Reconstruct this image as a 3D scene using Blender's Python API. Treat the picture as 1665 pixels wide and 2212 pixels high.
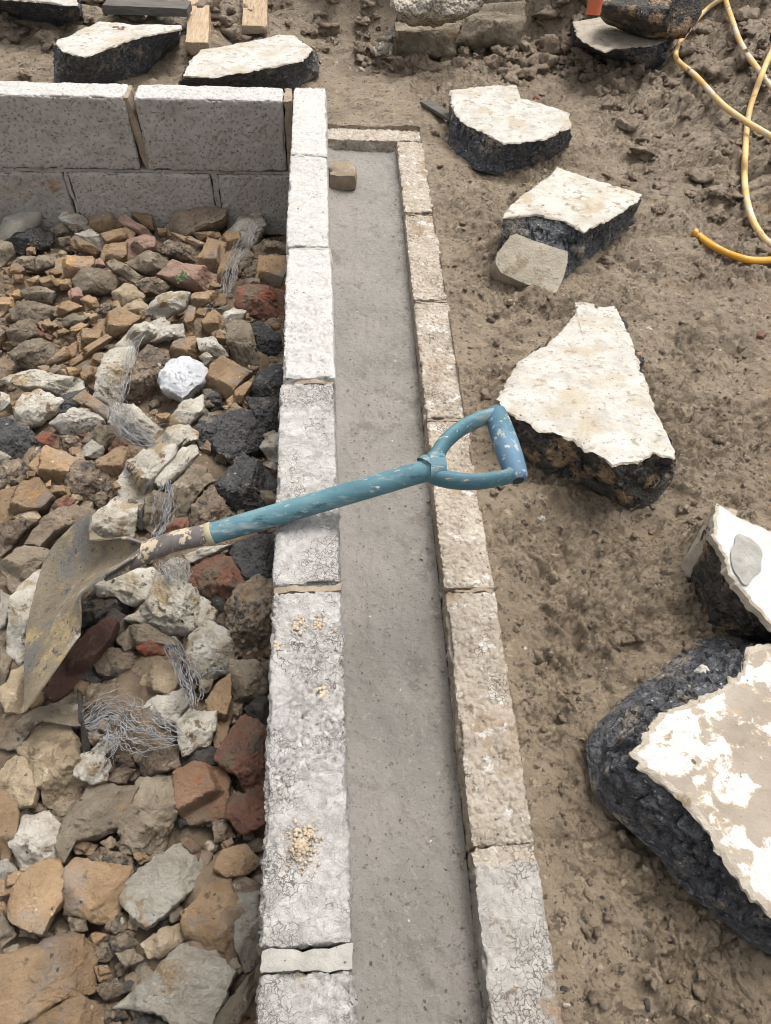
import bpy, math, random
import numpy as np
from mathutils import Vector, Matrix

# ------------------------------------------------------------------ scene, camera, world, sun
for o in list(bpy.data.objects): bpy.data.objects.remove(o)
SC = bpy.context.scene
COL = SC.collection
CAM_P = np.array([-0.0118, 0.0, 1.0754]); PITCH, YAW, ROLL = 0.89588, 0.12420, 0.07319
FPX, CX, CY, HV = 1492.5, 832.5, 1105.5, 2211.0          # focal length etc. in units of a 1665 x 2211 survey picture
_fw = np.array([math.sin(YAW)*math.cos(PITCH), math.cos(YAW)*math.cos(PITCH), -math.sin(PITCH)])
_r = np.array([math.cos(YAW), -math.sin(YAW), 0.0]); _u = np.cross(_r, _fw)
RT = _r*math.cos(ROLL)+_u*math.sin(ROLL); UP = -_r*math.sin(ROLL)+_u*math.cos(ROLL)
cam = bpy.data.cameras.new('camera'); camo = bpy.data.objects.new('camera', cam); COL.objects.link(camo)
m4 = Matrix(((RT[0], UP[0], -_fw[0], CAM_P[0]), (RT[1], UP[1], -_fw[1], CAM_P[1]), (RT[2], UP[2], -_fw[2], CAM_P[2]), (0, 0, 0, 1)))
camo.matrix_world = m4
cam.sensor_fit = 'VERTICAL'; cam.sensor_height = 36.0; cam.lens = FPX/HV*36.0
cam.clip_start = 0.02; cam.clip_end = 300
SC.camera = camo
SUN_EL, SUN_AZ = math.radians(66), math.radians(40)      # azimuth clockwise from +Y (far side, a little to the right)
w = bpy.data.worlds.new('World'); SC.world = w; w.use_nodes = True
nt = w.node_tree; bgn = nt.nodes['Background']
sky = nt.nodes.new('ShaderNodeTexSky'); sky.sky_type = 'NISHITA'; sky.sun_disc = False
sky.sun_elevation = SUN_EL; sky.sun_rotation = SUN_AZ; sky.air_density = 1.0; sky.dust_density = 5.0; sky.ozone_density = 1.0
hs = nt.nodes.new('ShaderNodeHueSaturation'); hs.inputs['Saturation'].default_value = 0.22   # cloud cover greys the sky
nt.links.new(sky.outputs[0], hs.inputs['Color']); nt.links.new(hs.outputs[0], bgn.inputs[0]); bgn.inputs[1].default_value = 0.15
sl = bpy.data.lights.new('sun', 'SUN'); sl.energy = 1.2; sl.angle = math.radians(22); sl.color = (1.0, 0.965, 0.91)
so = bpy.data.objects.new('sun', sl); COL.objects.link(so)
sdir = Vector((math.sin(SUN_AZ)*math.cos(SUN_EL), math.cos(SUN_AZ)*math.cos(SUN_EL), math.sin(SUN_EL)))
so.rotation_euler = sdir.to_track_quat('Z', 'Y').to_euler(); so.location = (0, 0, 5)
SC.view_settings.view_transform = 'Standard'; SC.view_settings.look = 'None'
SC.view_settings.exposure = 0.88; SC.view_settings.gamma = 1.0; SC.view_settings.use_curve_mapping = False
SC.render.engine = 'CYCLES'; SC.cycles.filter_width = 1.0
SC.render.resolution_x, SC.render.resolution_y = 771, 1024

# ------------------------------------------------------------------ survey helpers: picture point + known height -> place
def ray(px, py): return _fw + RT*(px-CX)/FPX - UP*(py-CY)/FPX
def U(px, py, z):
    d = ray(px, py); t = (z-CAM_P[2])/d[2]; return CAM_P+d*t
def zoomfn(ox, oy, s):
    k = 1665/3084.0
    return lambda x, y: ((ox+x/s)*k, (oy+y/s)*k)
ZA = zoomfn(0, 750, 1.1893); ZB = zoomfn(0, 1600, 1.3875); ZC = zoomfn(0, 2400, 1.3875); ZD = zoomfn(0, 3200, 1.3875)
ZE = zoomfn(1200, 0, 0.8838); ZF = zoomfn(1700, 1000, 1.203); ZG = zoomfn(1700, 2000, 1.203); ZH = zoomfn(1700, 3000, 1.203)
ZQ = zoomfn(0, 0, 1.1893); ZS = zoomfn(40, 1980, 1.85); ZY = zoomfn(800, 1550, 1.1893); ZR = zoomfn(2500, 0, 1.844)

# ------------------------------------------------------------------ noise (numpy)
def _hash(ix, iy, iz, s):
    h = (ix.astype(np.int64)*374761393 + iy.astype(np.int64)*668265263 + iz.astype(np.int64)*1274126177 + s*974634541) & 0xffffffff
    h = ((h ^ (h >> 13))*1274126177) & 0xffffffff
    h = ((h ^ (h >> 16))*2246822519) & 0xffffffff
    return ((h ^ (h >> 15)) & 0xffffff)/float(0xffffff)
def vn3(p, s=0):
    p = np.asarray(p, float); i = np.floor(p).astype(np.int64); f = p-i; f = f*f*f*(f*(f*6-15)+10)
    r = 0
    for a in (0, 1):
        wx = f[..., 0] if a else 1-f[..., 0]
        for b in (0, 1):
            wy = f[..., 1] if b else 1-f[..., 1]
            for c in (0, 1):
                wz = f[..., 2] if c else 1-f[..., 2]
                r = r+wx*wy*wz*_hash(i[..., 0]+a, i[..., 1]+b, i[..., 2]+c, s)
    return r*2-1
def fbm(p, oc=4, s=0, g=.5):
    r = 0; a = 1.0; p = np.asarray(p, float)
    for k in range(oc): r = r+a*vn3(p*(2.03**k)+k*7.3, s+k); a *= g
    return r
def vn2(x, y, s=0):
    ix = np.floor(x).astype(np.int64); iy = np.floor(y).astype(np.int64); fx = x-ix; fy = y-iy
    fx = fx*fx*fx*(fx*(fx*6-15)+10); fy = fy*fy*fy*(fy*(fy*6-15)+10); z = np.zeros_like(ix)
    return ((_hash(ix, iy, z, s)*(1-fx)+_hash(ix+1, iy, z, s)*fx)*(1-fy)+(_hash(ix, iy+1, z, s)*(1-fx)+_hash(ix+1, iy+1, z, s)*fx)*fy)*2-1
def fbm2(x, y, oc=4, s=0, g=.5):
    r = 0; a = 1.0
    for k in range(oc): r = r+a*vn2(x*2.03**k+k*5.1, y*2.03**k+k*3.7, s+k); a *= g
    return r
def worley3(p, s=0):
    p = np.asarray(p, float); i = np.floor(p).astype(np.int64); F1 = np.full(p.shape[:-1], 9.0); F2 = F1.copy(); ID = F1.copy()
    for a in (-1, 0, 1):
        for b in (-1, 0, 1):
            for c in (-1, 0, 1):
                ci = i+np.array([a, b, c]); x, y, z = ci[..., 0], ci[..., 1], ci[..., 2]
                d = np.sqrt((x+_hash(x, y, z, s)-p[..., 0])**2+(y+_hash(x, y, z, s+1)-p[..., 1])**2+(z+_hash(x, y, z, s+2)-p[..., 2])**2)
                n = d < F1; F2 = np.where(n, F1, np.minimum(F2, d)); ID = np.where(n, _hash(x, y, z, s+3), ID); F1 = np.minimum(F1, d)
    return F1, F2, ID
def worley2(px, py, s=0):
    ix = np.floor(px).astype(np.int64); iy = np.floor(py).astype(np.int64); F1 = np.full(px.shape, 9.0); F2 = F1.copy(); ID = F1.copy(); zz = np.zeros_like(ix)
    for a in (-1, 0, 1):
        for b in (-1, 0, 1):
            x = ix+a; y = iy+b
            d = np.sqrt((x+_hash(x, y, zz, s)-px)**2+(y+_hash(x, y, zz, s+1)-py)**2)
            n = d < F1; F2 = np.where(n, F1, np.minimum(F2, d)); ID = np.where(n, _hash(x, y, zz, s+3), ID); F1 = np.minimum(F1, d)
    return F1, F2, ID
def sstep(a, b, x):
    t = np.clip((x-a)/(b-a), 0, 1); return t*t*(3-2*t)

# ------------------------------------------------------------------ materials
def lin(*c): return tuple(((v/255.0)/12.92 if v <= 10 else ((v/255.0+.055)/1.055)**2.4) for v in c)
MATS = {}
def M(name, cols, scale=10, patches=(), specks=(), rough=.9, bump=(), val=.14, spec=.3, stretch=None, metal=0, rrough=None, cells=(), warp=0):
    """cols: sRGB 0-255 stops; patches: (colour, scale, threshold, softness[, distort]); specks: (colour, cell scale, radius, share); bump: (kind, scale, strength, distance m)"""
    m = bpy.data.materials.new(name); m.use_nodes = True; t = m.node_tree; N = t.nodes; L = t.links
    bs = N['Principled BSDF']; bs.inputs['Specular IOR Level'].default_value = spec; bs.inputs['Metallic'].default_value = metal
    tc = N.new('ShaderNodeTexCoord'); oi = N.new('ShaderNodeObjectInfo')
    mm = N.new('ShaderNodeMath'); mm.operation = 'MULTIPLY'; mm.inputs[1].default_value = 61.7; L.new(oi.outputs['Random'], mm.inputs[0])
    va = N.new('ShaderNodeVectorMath'); va.operation = 'ADD'; L.new(tc.outputs['Object'], va.inputs[0]); L.new(mm.outputs[0], va.inputs[1])
    co = va.outputs[0]
    if stretch:
        vm = N.new('ShaderNodeVectorMath'); vm.operation = 'MULTIPLY'; vm.inputs[1].default_value = stretch; L.new(co, vm.inputs[0]); co = vm.outputs[0]
    if warp:
        wn = N.new('ShaderNodeTexNoise'); wn.inputs['Scale'].default_value = warp[0]; wn.inputs['Detail'].default_value = 3; L.new(co, wn.inputs['Vector'])
        w1 = N.new('ShaderNodeVectorMath'); w1.operation = 'SUBTRACT'; w1.inputs[1].default_value = (.5, .5, .5); L.new(wn.outputs['Color'], w1.inputs[0])
        w2 = N.new('ShaderNodeVectorMath'); w2.operation = 'SCALE'; w2.inputs['Scale'].default_value = warp[1]; L.new(w1.outputs[0], w2.inputs[0])
        w4 = N.new('ShaderNodeVectorMath'); w4.operation = 'ADD'; L.new(co, w4.inputs[0]); L.new(w2.outputs[0], w4.inputs[1]); co = w4.outputs[0]
    def noise(sc, det=7, ro=.62, dist=0):
        n = N.new('ShaderNodeTexNoise'); n.inputs['Scale'].default_value = sc; n.inputs['Detail'].default_value = det; n.inputs['Roughness'].default_value = ro
        n.inputs['Distortion'].default_value = dist; L.new(co, n.inputs['Vector']); return n.outputs['Fac']
    def voro(sc, feat='F1', rnd=1):
        n = N.new('ShaderNodeTexVoronoi'); n.feature = feat; n.inputs['Scale'].default_value = sc; L.new(co, n.inputs['Vector']); return n
    def mrange(v, a, b, lo=0., hi=1.):
        n = N.new('ShaderNodeMapRange'); n.interpolation_type = 'SMOOTHSTEP'; L.new(v, n.inputs['Value'])
        n.inputs['From Min'].default_value = a; n.inputs['From Max'].default_value = b; n.inputs['To Min'].default_value = lo; n.inputs['To Max'].default_value = hi; return n.outputs['Result']
    def mixc(f, a, b):
        n = N.new('ShaderNodeMix'); n.data_type = 'RGBA'; L.new(f, n.inputs['Factor'])
        if isinstance(a, tuple): n.inputs[6].default_value = (*a, 1)
        else: L.new(a, n.inputs[6])
        n.inputs[7].default_value = (*b, 1); return n.outputs[2]
    rp = N.new('ShaderNodeValToRGB'); L.new(noise(scale), rp.inputs['Fac']); e = rp.color_ramp.elements
    k = len(cols)
    while len(e) < k: e.new(.5)
    for i, c in enumerate(cols):
        e[i].position = .3+.4*i/max(1, k-1); e[i].color = (*lin(*c), 1)
    c = rp.outputs['Color']
    for p in patches:
        c = mixc(mrange(noise(p[1], 9, .65, p[4] if len(p) > 4 else 0), p[2], p[2]+p[3]), c, lin(*p[0]))
    for (ec, csc, wd, msc, mth) in cells:                       # aggregate grains: tinted cells with darker joint lines, in patches
        v = voro(csc); sp = N.new('ShaderNodeSeparateColor'); L.new(v.outputs['Color'], sp.inputs[0])
        hv = N.new('ShaderNodeHueSaturation'); L.new(mrange(sp.outputs[0], 0, 1, .9, 1.07), hv.inputs['Value']); L.new(c, hv.inputs['Color']); c = hv.outputs[0]
        e1 = mrange(voro(csc, 'DISTANCE_TO_EDGE').outputs['Distance'], wd, wd*.35); e2 = mrange(noise(msc, 5), mth, mth+.12)
        q = N.new('ShaderNodeMath'); q.operation = 'MULTIPLY'; L.new(e1, q.inputs[0]); L.new(e2, q.inputs[1]); c = mixc(q.outputs[0], c, lin(*ec))
    for (sc_, cs, rad, share) in specks:
        v = voro(cs); ma = N.new('ShaderNodeMath'); ma.operation = 'MULTIPLY_ADD'; L.new(noise(cs*.9, 4, .7), ma.inputs[0]); ma.inputs[1].default_value = .9; L.new(v.outputs['Distance'], ma.inputs[2]); a = mrange(ma.outputs[0], rad+.44, rad+.36)
        sp = N.new('ShaderNodeSeparateColor'); L.new(v.outputs['Color'], sp.inputs[0])
        b = N.new('ShaderNodeMath'); b.operation = 'LESS_THAN'; L.new(sp.outputs[0], b.inputs[0]); b.inputs[1].default_value = share
        q = N.new('ShaderNodeMath'); q.operation = 'MULTIPLY'; L.new(a, q.inputs[0]); L.new(b.outputs[0], q.inputs[1])
        c = mixc(q.outputs[0], c, lin(*sc_))
    if val:
        hsv = N.new('ShaderNodeHueSaturation'); mr = mrange(oi.outputs['Random'], 0, 1, 1-val, 1+val); L.new(mr, hsv.inputs['Value']); L.new(c, hsv.inputs['Color']); c = hsv.outputs[0]
    L.new(c, bs.inputs['Base Color'])
    if rrough: L.new(mrange(noise(rrough[0]), .35, .65, rrough[1], rrough[2]), bs.inputs['Roughness'])
    else: bs.inputs['Roughness'].default_value = rough
    last = None
    for (kind, sc, st, dist) in bump:
        if kind == 'noise': h = noise(sc, 8, .7)
        elif kind == 'cell': h = mrange(voro(sc).outputs['Distance'], .75, .1)
        elif kind == 'crack':
            h = mrange(voro(sc, 'DISTANCE_TO_EDGE').outputs['Distance'], 0, .12)
        elif kind == 'pit': h = mrange(voro(sc).outputs['Distance'], .12, .32)
        b = N.new('ShaderNodeBump'); b.inputs['Strength'].default_value = st; b.inputs['Distance'].default_value = dist; L.new(h, b.inputs['Height'])
        if last: L.new(last, b.inputs['Normal'])
        last = b.outputs['Normal']
    if last: L.new(last, bs.inputs['Normal'])
    MATS[name] = m; return m

M('mud', [(126, 109, 89), (147, 130, 107), (162, 145, 122)], 8, patches=[((107, 93, 75), 45, .56, .05), ((177, 158, 133), 38, .6, .05), ((106, 102, 97), 60, .63, .04), ((150, 122, 90), 5, .6, .1), ((89, 76, 63), 80, .6, .03)],
  specks=[((69, 68, 68), 70, .22, .09), ((211, 203, 190), 90, .18, .03), ((179, 161, 133), 50, .22, .1)], rrough=(9, .3, .72), spec=.5, warp=(30, .012),
  bump=[('noise', 50, 1.0, .016), ('noise', 120, 1.0, .009)], val=0)
M('mud_clod', [(119, 103, 85), (140, 122, 102), (158, 141, 119)], 14, patches=[((101, 87, 72), 50, .56, .05), ((173, 155, 131), 34, .6, .06)], specks=[((69, 68, 68), 80, .22, .06)], rrough=(11, .35, .76), spec=.45,
  bump=[('noise', 60, 1.0, .014), ('noise', 140, .9, .007)], val=0)
M('gravel_bed', [(89, 74, 61), (124, 108, 89), (156, 136, 114)], 14, patches=[((95, 90, 85), 20, .58, .1)], specks=[((199, 179, 151), 60, .25, .15)], bump=[('noise', 60, .9, .015), ('noise', 150, .7, .006)], val=0)
BW = dict(warp=(70, .022), rough=.95, spec=.2)
M('block_white', [(168, 164, 158), (181, 178, 173), (191, 188, 183)], 40, patches=[((179, 168, 145), 8, .62, .12), ((152, 147, 142), 70, .58, .06)], specks=[((102, 96, 90), 130, .2, .14), ((127, 121, 116), 75, .2, .12)],
  bump=[('noise', 110, .9, .005)], val=.03, **BW)
M('block_white_coarse', [(152, 147, 142), (168, 164, 159), (178, 174, 170)], 30, patches=[((170, 153, 130), 7, .6, .12)], cells=[((114, 110, 103), 125, .085, 16, .47), ((104, 98, 92), 70, .05, 11, .52)], specks=[((89, 84, 80), 120, .18, .1)],
  bump=[('noise', 130, .9, .005), ('crack', 120, .35, .003)], val=.03, **BW)
M('block_grey', [(146, 138, 130), (159, 152, 144), (168, 163, 155)], 14, patches=[((140, 118, 93), 7, .6, .1), ((163, 155, 148), 25, .6, .12)], specks=[((109, 103, 95), 90, .2, .25), ((101, 95, 88), 150, .22, .2)],
  bump=[('noise', 160, .6, .003), ('pit', 82, .8, .005)], val=.04, rough=.95, spec=.2, warp=(70, .012))
M('block_muddy', [(150, 138, 122), (168, 157, 142), (182, 173, 160)], 20, patches=[((148, 130, 108), 10, .53, .12), ((198, 193, 185), 26, .56, .08), ((122, 107, 90), 36, .6, .08)], cells=[((116, 105, 93), 110, .08, 11, .5)],
  specks=[((88, 80, 72), 110, .22, .14), ((166, 132, 98), 70, .2, .04)], bump=[('noise', 110, 1.0, .006), ('cell', 95, .6, .005)], val=.06, warp=(60, .008))
M('block_grey_top', [(143, 139, 131), (160, 155, 148), (170, 166, 159)], 24, patches=[((140, 119, 97), 9, .56, .1), ((121, 103, 86), 34, .6, .07)], cells=[((110, 104, 98), 120, .085, 14, .45)], specks=[((88, 83, 77), 110, .2, .12)], bump=[('noise', 130, .9, .005), ('crack', 120, .35, .003)], val=.05, **BW)
M('mortar', [(160, 142, 118), (184, 166, 142), (196, 183, 164)], 40, specks=[((110, 96, 80), 130, .22, .15)], bump=[('noise', 120, .9, .005)], val=.06)
M('mortar_grey', [(135, 131, 122), (152, 149, 141), (163, 158, 151)], 34, specks=[((102, 93, 83), 130, .2, .12)], bump=[('noise', 120, .9, .004)], val=.06)
M('mortar_dark', [(119, 106, 90), (138, 124, 106), (153, 140, 122)], 34, specks=[((85, 74, 64), 130, .22, .12)], bump=[('noise', 120, .9, .004)], val=.06)
M('wet_concrete', [(119, 114, 108), (133, 128, 120), (144, 137, 131)], 5, patches=[((115, 109, 102), 14, .55, .1), ((142, 136, 129), 80, .58, .05), ((104, 99, 92), 90, .6, .04)],
  specks=[((205, 196, 181), 70, .15, .05), ((70, 67, 61), 60, .17, .09), ((180, 154, 118), 55, .15, .035), ((83, 79, 73), 130, .25, .12)], rrough=(9, .36, .68), spec=.45, warp=(40, .01),
  bump=[('noise', 90, .8, .008), ('noise', 200, .8, .004)], val=0)
WB = [('noise', 60, .55, .009), ('noise', 170, .55, .003)]
M('white_top', [(151, 146, 137), (174, 170, 162), (184, 181, 177)], 20, patches=[((165, 155, 137), 8, .5, .14), ((146, 134, 117), 42, .55, .1), ((124, 112, 97), 75, .61, .05)], specks=[((81, 76, 70), 60, .16, .1), ((103, 93, 83), 110, .2, .12)], bump=WB, val=.03, spec=.25)
M('white_clean', [(174, 171, 166), (185, 184, 180), (191, 190, 187)], 14, patches=[((174, 165, 147), 18, .62, .1)], specks=[((96, 89, 82), 55, .14, .1)], bump=WB, val=.02)
M('white_brown', [(153, 145, 131), (175, 171, 162), (184, 181, 176)], 11, patches=[((161, 149, 128), 9, .49, .14), ((140, 126, 107), 40, .54, .09)], specks=[((81, 76, 69), 60, .16, .1)], bump=WB, val=.03)
M('flaking_paint', [(131, 121, 107), (145, 134, 121), (152, 144, 130)], 14, patches=[((168, 151, 124), 11, .475, .03), ((178, 177, 174), 11, .495, .012), ((158, 140, 112), 34, .6, .06), ((129, 117, 104), 40, .64, .02)],
  specks=[((95, 85, 75), 70, .16, .1)], bump=[('noise', 60, .5, .006), ('noise', 170, .5, .0025)], val=.02, warp=(40, .02))
M('concrete_rim', [(148, 138, 121), (170, 159, 143), (184, 176, 162)], 25, patches=[((134, 117, 95), 20, .56, .1)], specks=[((102, 93, 83), 90, .22, .12)], bump=[('noise', 80, .9, .009)], val=.06)
M('concrete_cut', [(136, 127, 111), (152, 143, 127), (164, 156, 140)], 16, patches=[((128, 113, 92), 12, .55, .1), ((116, 104, 86), 50, .6, .05)], specks=[((104, 94, 78), 50, .18, .15)], bump=[('noise', 50, .9, .009), ('noise', 140, .8, .004)], val=.03)
M('asphalt', [(54, 55, 57), (78, 79, 82), (102, 104, 108)], 60, patches=[((131, 121, 109), 15, .545, .07), ((126, 128, 135), 75, .58, .06), ((37, 37, 39), 50, .58, .06)], specks=[((208, 206, 205), 90, .2, .07), ((161, 147, 128), 80, .22, .08)],
  rrough=(50, .35, .8), spec=.5, bump=[('cell', 130, .8, .008), ('noise', 120, .9, .008)], val=.08, warp=(60, .012))
M('asphalt_muddy', [(57, 55, 54), (80, 76, 70), (105, 97, 89)], 34, patches=[((156, 131, 103), 13, .52, .08), ((42, 41, 42), 40, .56, .06)], specks=[((188, 178, 163), 90, .2, .06)], bump=[('cell', 130, .8, .008), ('noise', 110, .9, .009)], val=.08, rough=.8, warp=(60, .012))
RB = [('noise', 48, 1.0, .018), ('noise', 120, 1.0, .010)]
W_ = dict(warp=(25, .015))
M('brown', [(141, 116, 90), (171, 143, 111), (192, 164, 132)], 16, patches=[((158, 144, 131), 10, .52, .12), ((124, 106, 85), 32, .58, .1), ((194, 152, 101), 14, .6, .08)], specks=[((100, 90, 79), 80, .22, .1), ((210, 187, 156), 95, .2, .08)], bump=RB, val=.2, **W_)
M('tan', [(153, 134, 109), (183, 164, 136), (208, 188, 161)], 16, patches=[((136, 117, 98), 20, .55, .12), ((234, 219, 197), 24, .6, .1)], specks=[((102, 96, 90), 80, .2, .1)], bump=RB, val=.12, **W_)
M('grey', [(146, 137, 125), (172, 165, 151), (192, 186, 174)], 16, patches=[((149, 128, 100), 12, .58, .1), ((164, 165, 166), 18, .56, .12)], specks=[((103, 100, 95), 80, .2, .14)], bump=RB, val=.1, **W_)
M('greybrown', [(123, 111, 94), (150, 136, 117), (174, 162, 140)], 15, patches=[((108, 96, 80), 22, .55, .1), ((192, 182, 166), 26, .6, .1), ((163, 132, 96), 12, .62, .08)], specks=[((86, 81, 76), 75, .22, .12)], bump=RB, val=.15, **W_)
M('mudrock', [(98, 85, 74), (130, 114, 97), (158, 143, 123)], 18, patches=[((78, 74, 69), 24, .53, .1), ((181, 168, 148), 36, .6, .1), ((151, 124, 92), 14, .62, .08)], specks=[((185, 175, 157), 55, .22, .12), ((69, 66, 63), 70, .24, .15)], bump=[('noise', 45, 1.0, .02), ('cell', 80, .7, .008)], val=.14, **W_)
M('white', [(176, 164, 145), (209, 202, 186), (230, 224, 213)], 18, patches=[((180, 159, 128), 13, .52, .1), ((135, 114, 93), 38, .58, .06)], specks=[((99, 91, 79), 75, .2, .12)], bump=RB, val=.07, **W_)
M('pale', [(176, 164, 151), (211, 202, 188), (236, 233, 219)], 18, patches=[((170, 147, 122), 15, .55, .12), ((124, 113, 100), 38, .6, .08)], specks=[((100, 96, 90), 75, .22, .14)], bump=RB, val=.1, **W_)
M('plaster', [(176, 177, 180), (194, 195, 197), (206, 206, 208)], 18, patches=[((158, 152, 146), 30, .57, .1)], specks=[((120, 112, 106), 80, .18, .1)], bump=[('noise', 60, .9, .012)], val=.02)
M('red', [(125, 95, 80), (144, 103, 86), (155, 116, 97)], 18, patches=[((131, 116, 98), 12, .5, .12), ((110, 99, 86), 30, .56, .1), ((166, 100, 78), 14, .6, .06)], specks=[((93, 82, 73), 75, .22, .12)], bump=RB, val=.1, **W_)
M('darkred', [(88, 67, 59), (107, 77, 67), (123, 91, 79)], 18, patches=[((125, 107, 91), 12, .52, .1), ((83, 70, 63), 36, .57, .06)], specks=[((151, 137, 121), 75, .2, .1)], bump=RB, val=.06, **W_)
M('brownred', [(138, 110, 87), (160, 126, 100), (173, 140, 113)], 17, patches=[((138, 124, 107), 14, .53, .12), ((170, 112, 84), 12, .6, .08)], specks=[((102, 89, 79), 75, .22, .1)], bump=RB, val=.08, **W_)
M('pink', [(160, 129, 113), (177, 145, 128), (190, 160, 144)], 17, patches=[((144, 126, 108), 14, .54, .12)], specks=[((105, 93, 84), 75, .22, .12)], bump=RB, val=.06, **W_)
M('mudred', [(113, 99, 85), (134, 119, 102), (154, 136, 118)], 17, patches=[((171, 100, 80), 9, .59, .06)], specks=[((87, 78, 71), 75, .22, .12)], bump=[('noise', 45, 1.0, .018)], val=.06, **W_)
M('black', [(59, 58, 58), (77, 75, 74), (98, 95, 93)], 50, patches=[((128, 118, 106), 14, .55, .07), ((47, 45, 45), 44, .58, .06)], specks=[((170, 166, 162), 75, .2, .06)], rrough=(50, .4, .85), spec=.42, bump=[('cell', 130, .7, .007), ('noise', 100, 1.0, .01)], val=.12, warp=(50, .012))
M('dark', [(66, 62, 58), (88, 83, 79), (108, 103, 97)], 20, patches=[((112, 97, 79), 10, .54, .1), ((60, 56, 53), 40, .57, .06)], specks=[((46, 44, 44), 70, .24, .15), ((140, 132, 120), 80, .2, .08)], bump=[('noise', 45, 1.0, .02), ('noise', 120, 1.0, .009)], val=.12, **W_)
M('wood', [(139, 119, 95), (162, 141, 115), (178, 159, 135)], 10, patches=[((113, 95, 77), 14, .56, .14)], stretch=(14, 1.2, 14), bump=[('noise', 20, .6, .004)], val=.08)
M('wood_dark', [(72, 67, 62), (92, 87, 81), (108, 102, 96)], 10, stretch=(1.2, 14, 14), bump=[('noise', 20, .5, .003)], val=.05)
M('hose', [(184, 148, 89), (205, 171, 110), (212, 182, 126)], 14, patches=[((193, 178, 155), 11, .5, .12), ((144, 125, 99), 42, .57, .08), ((173, 156, 129), 70, .58, .06)], rough=.55, spec=.4, bump=[('noise', 100, .35, .002)], val=0)
M('hose_end', [(194, 138, 40), (206, 150, 48), (212, 158, 58)], 10, patches=[((150, 114, 62), 60, .62, .1)], rough=.4, spec=.45, val=0)
M('clay_pipe', [(176, 92, 64), (190, 104, 74), (200, 116, 84)], 10, bump=[('noise', 80, .4, .003)], val=0)
M('blue_shaft', [(59, 94, 103), (77, 112, 121), (102, 132, 136)], 12, patches=[((136, 149, 147), 18, .54, .14), ((161, 151, 136), 42, .59, .09), ((46, 76, 84), 26, .58, .1), ((183, 181, 174), 80, .62, .07)], stretch=(.55, 1.7, 1.7), rough=.62, spec=.35, bump=[('noise', 90, .4, .002)], val=0)
M('blue_grip', [(63, 93, 114), (77, 107, 128), (94, 121, 138)], 14, patches=[((61, 98, 109), 12, .53, .1), ((150, 156, 154), 46, .57, .06), ((177, 174, 165), 85, .59, .05)], rough=.62, spec=.35, bump=[('noise', 90, .4, .002)], val=0)
M('steel_muddy', [(76, 70, 68), (98, 91, 87), (118, 109, 100)], 30, patches=[((180, 163, 138), 42, .52, .04)], rough=.55, spec=.5, bump=[('noise', 90, .5, .002)], val=0)
M('blade_sand', [(108, 98, 82), (130, 118, 97), (148, 135, 111)], 16, patches=[((166, 146, 108), 13, .52, .1), ((172, 163, 148), 9, .56, .08), ((112, 108, 102), 8, .52, .08), ((86, 80, 74), 45, .58, .07)], specks=[((80, 72, 60), 110, .24, .2)], rough=.8, spec=.4, bump=[('noise', 70, 1.0, .008), ('noise', 200, 1.0, .004)], val=0)
M('band', [(144, 135, 106), (155, 145, 118), (161, 152, 127)], 30, rough=.6, bump=[('noise', 150, .3, .001)], val=0)
M('wire', [(112, 112, 112), (140, 141, 142), (164, 165, 167)], 30, patches=[((128, 112, 94), 18, .57, .08)], rough=.5, metal=.4, spec=.5, val=0)
M('leaf', [(50, 66, 40), (62, 82, 48), (76, 96, 58)], 30, rough=.7, val=0)
M('hole_dark', [(40, 42, 44), (48, 50, 52), (56, 58, 60)], 20, val=0)  # dark tone painted as shade inside holes; also colours the wire tie
M('paper', [(208, 208, 206), (220, 220, 218), (226, 226, 224)], 20, val=.05)
M('rubble_face', [(136, 124, 106), (162, 152, 136), (196, 190, 180)], 30, patches=[((98, 84, 70), 26, .56, .1)], bump=[('cell', 60, .9, .014), ('noise', 120, .6, .005)], val=.05)

# ------------------------------------------------------------------ object helpers
def obj(name, verts, faces, mat, parent=None, loc=None, smooth=True, sharp=None, label=None, cat=None, group=None, kind=None):
    me = bpy.data.meshes.new(name); v = np.asarray(verts, float)
    if loc is not None: v = v-np.asarray(loc)
    if isinstance(faces, np.ndarray):
        nv, nf, k = len(v), len(faces), faces.shape[1]
        me.vertices.add(nv); me.vertices.foreach_set('co', v.astype(np.float32).ravel())
        me.loops.add(nf*k); me.loops.foreach_set('vertex_index', faces.astype(np.int32).ravel())
        me.polygons.add(nf); me.polygons.foreach_set('loop_start', np.arange(0, nf*k, k, dtype=np.int32)); me.polygons.foreach_set('loop_total', np.full(nf, k, dtype=np.int32))
        me.update(calc_edges=True)
    else: me.from_pydata([tuple(a) for a in v], [], faces); me.update()
    if isinstance(mat, str): mat = [mat]
    for k in mat: me.materials.append(MATS[k])
    if smooth: me.polygons.foreach_set('use_smooth', np.ones(len(me.polygons), dtype=bool))
    if sharp: me.set_sharp_from_angle(angle=math.radians(sharp))
    o = bpy.data.objects.new(name, me); COL.objects.link(o)
    if parent is not None: o.parent = parent
    if loc is not None: o.location = Vector(loc) - wloc(parent)
    elif parent is not None: o.location = -wloc(parent)
    tag(o, label, cat, group, kind); return o
def wloc(o): return Vector() if o is None else o.location+wloc(o.parent)
def tag(o, label=None, cat=None, group=None, kind=None):
    for k, v in (('label', label), ('category', cat), ('group', group), ('kind', kind)):
        if v: o[k] = v
def empty(name, loc, label=None, cat=None, group=None, kind=None):
    o = bpy.data.objects.new(name, None); COL.objects.link(o); o.location = Vector(loc); o.empty_display_size = .05; tag(o, label, cat, group, kind); return o
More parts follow.
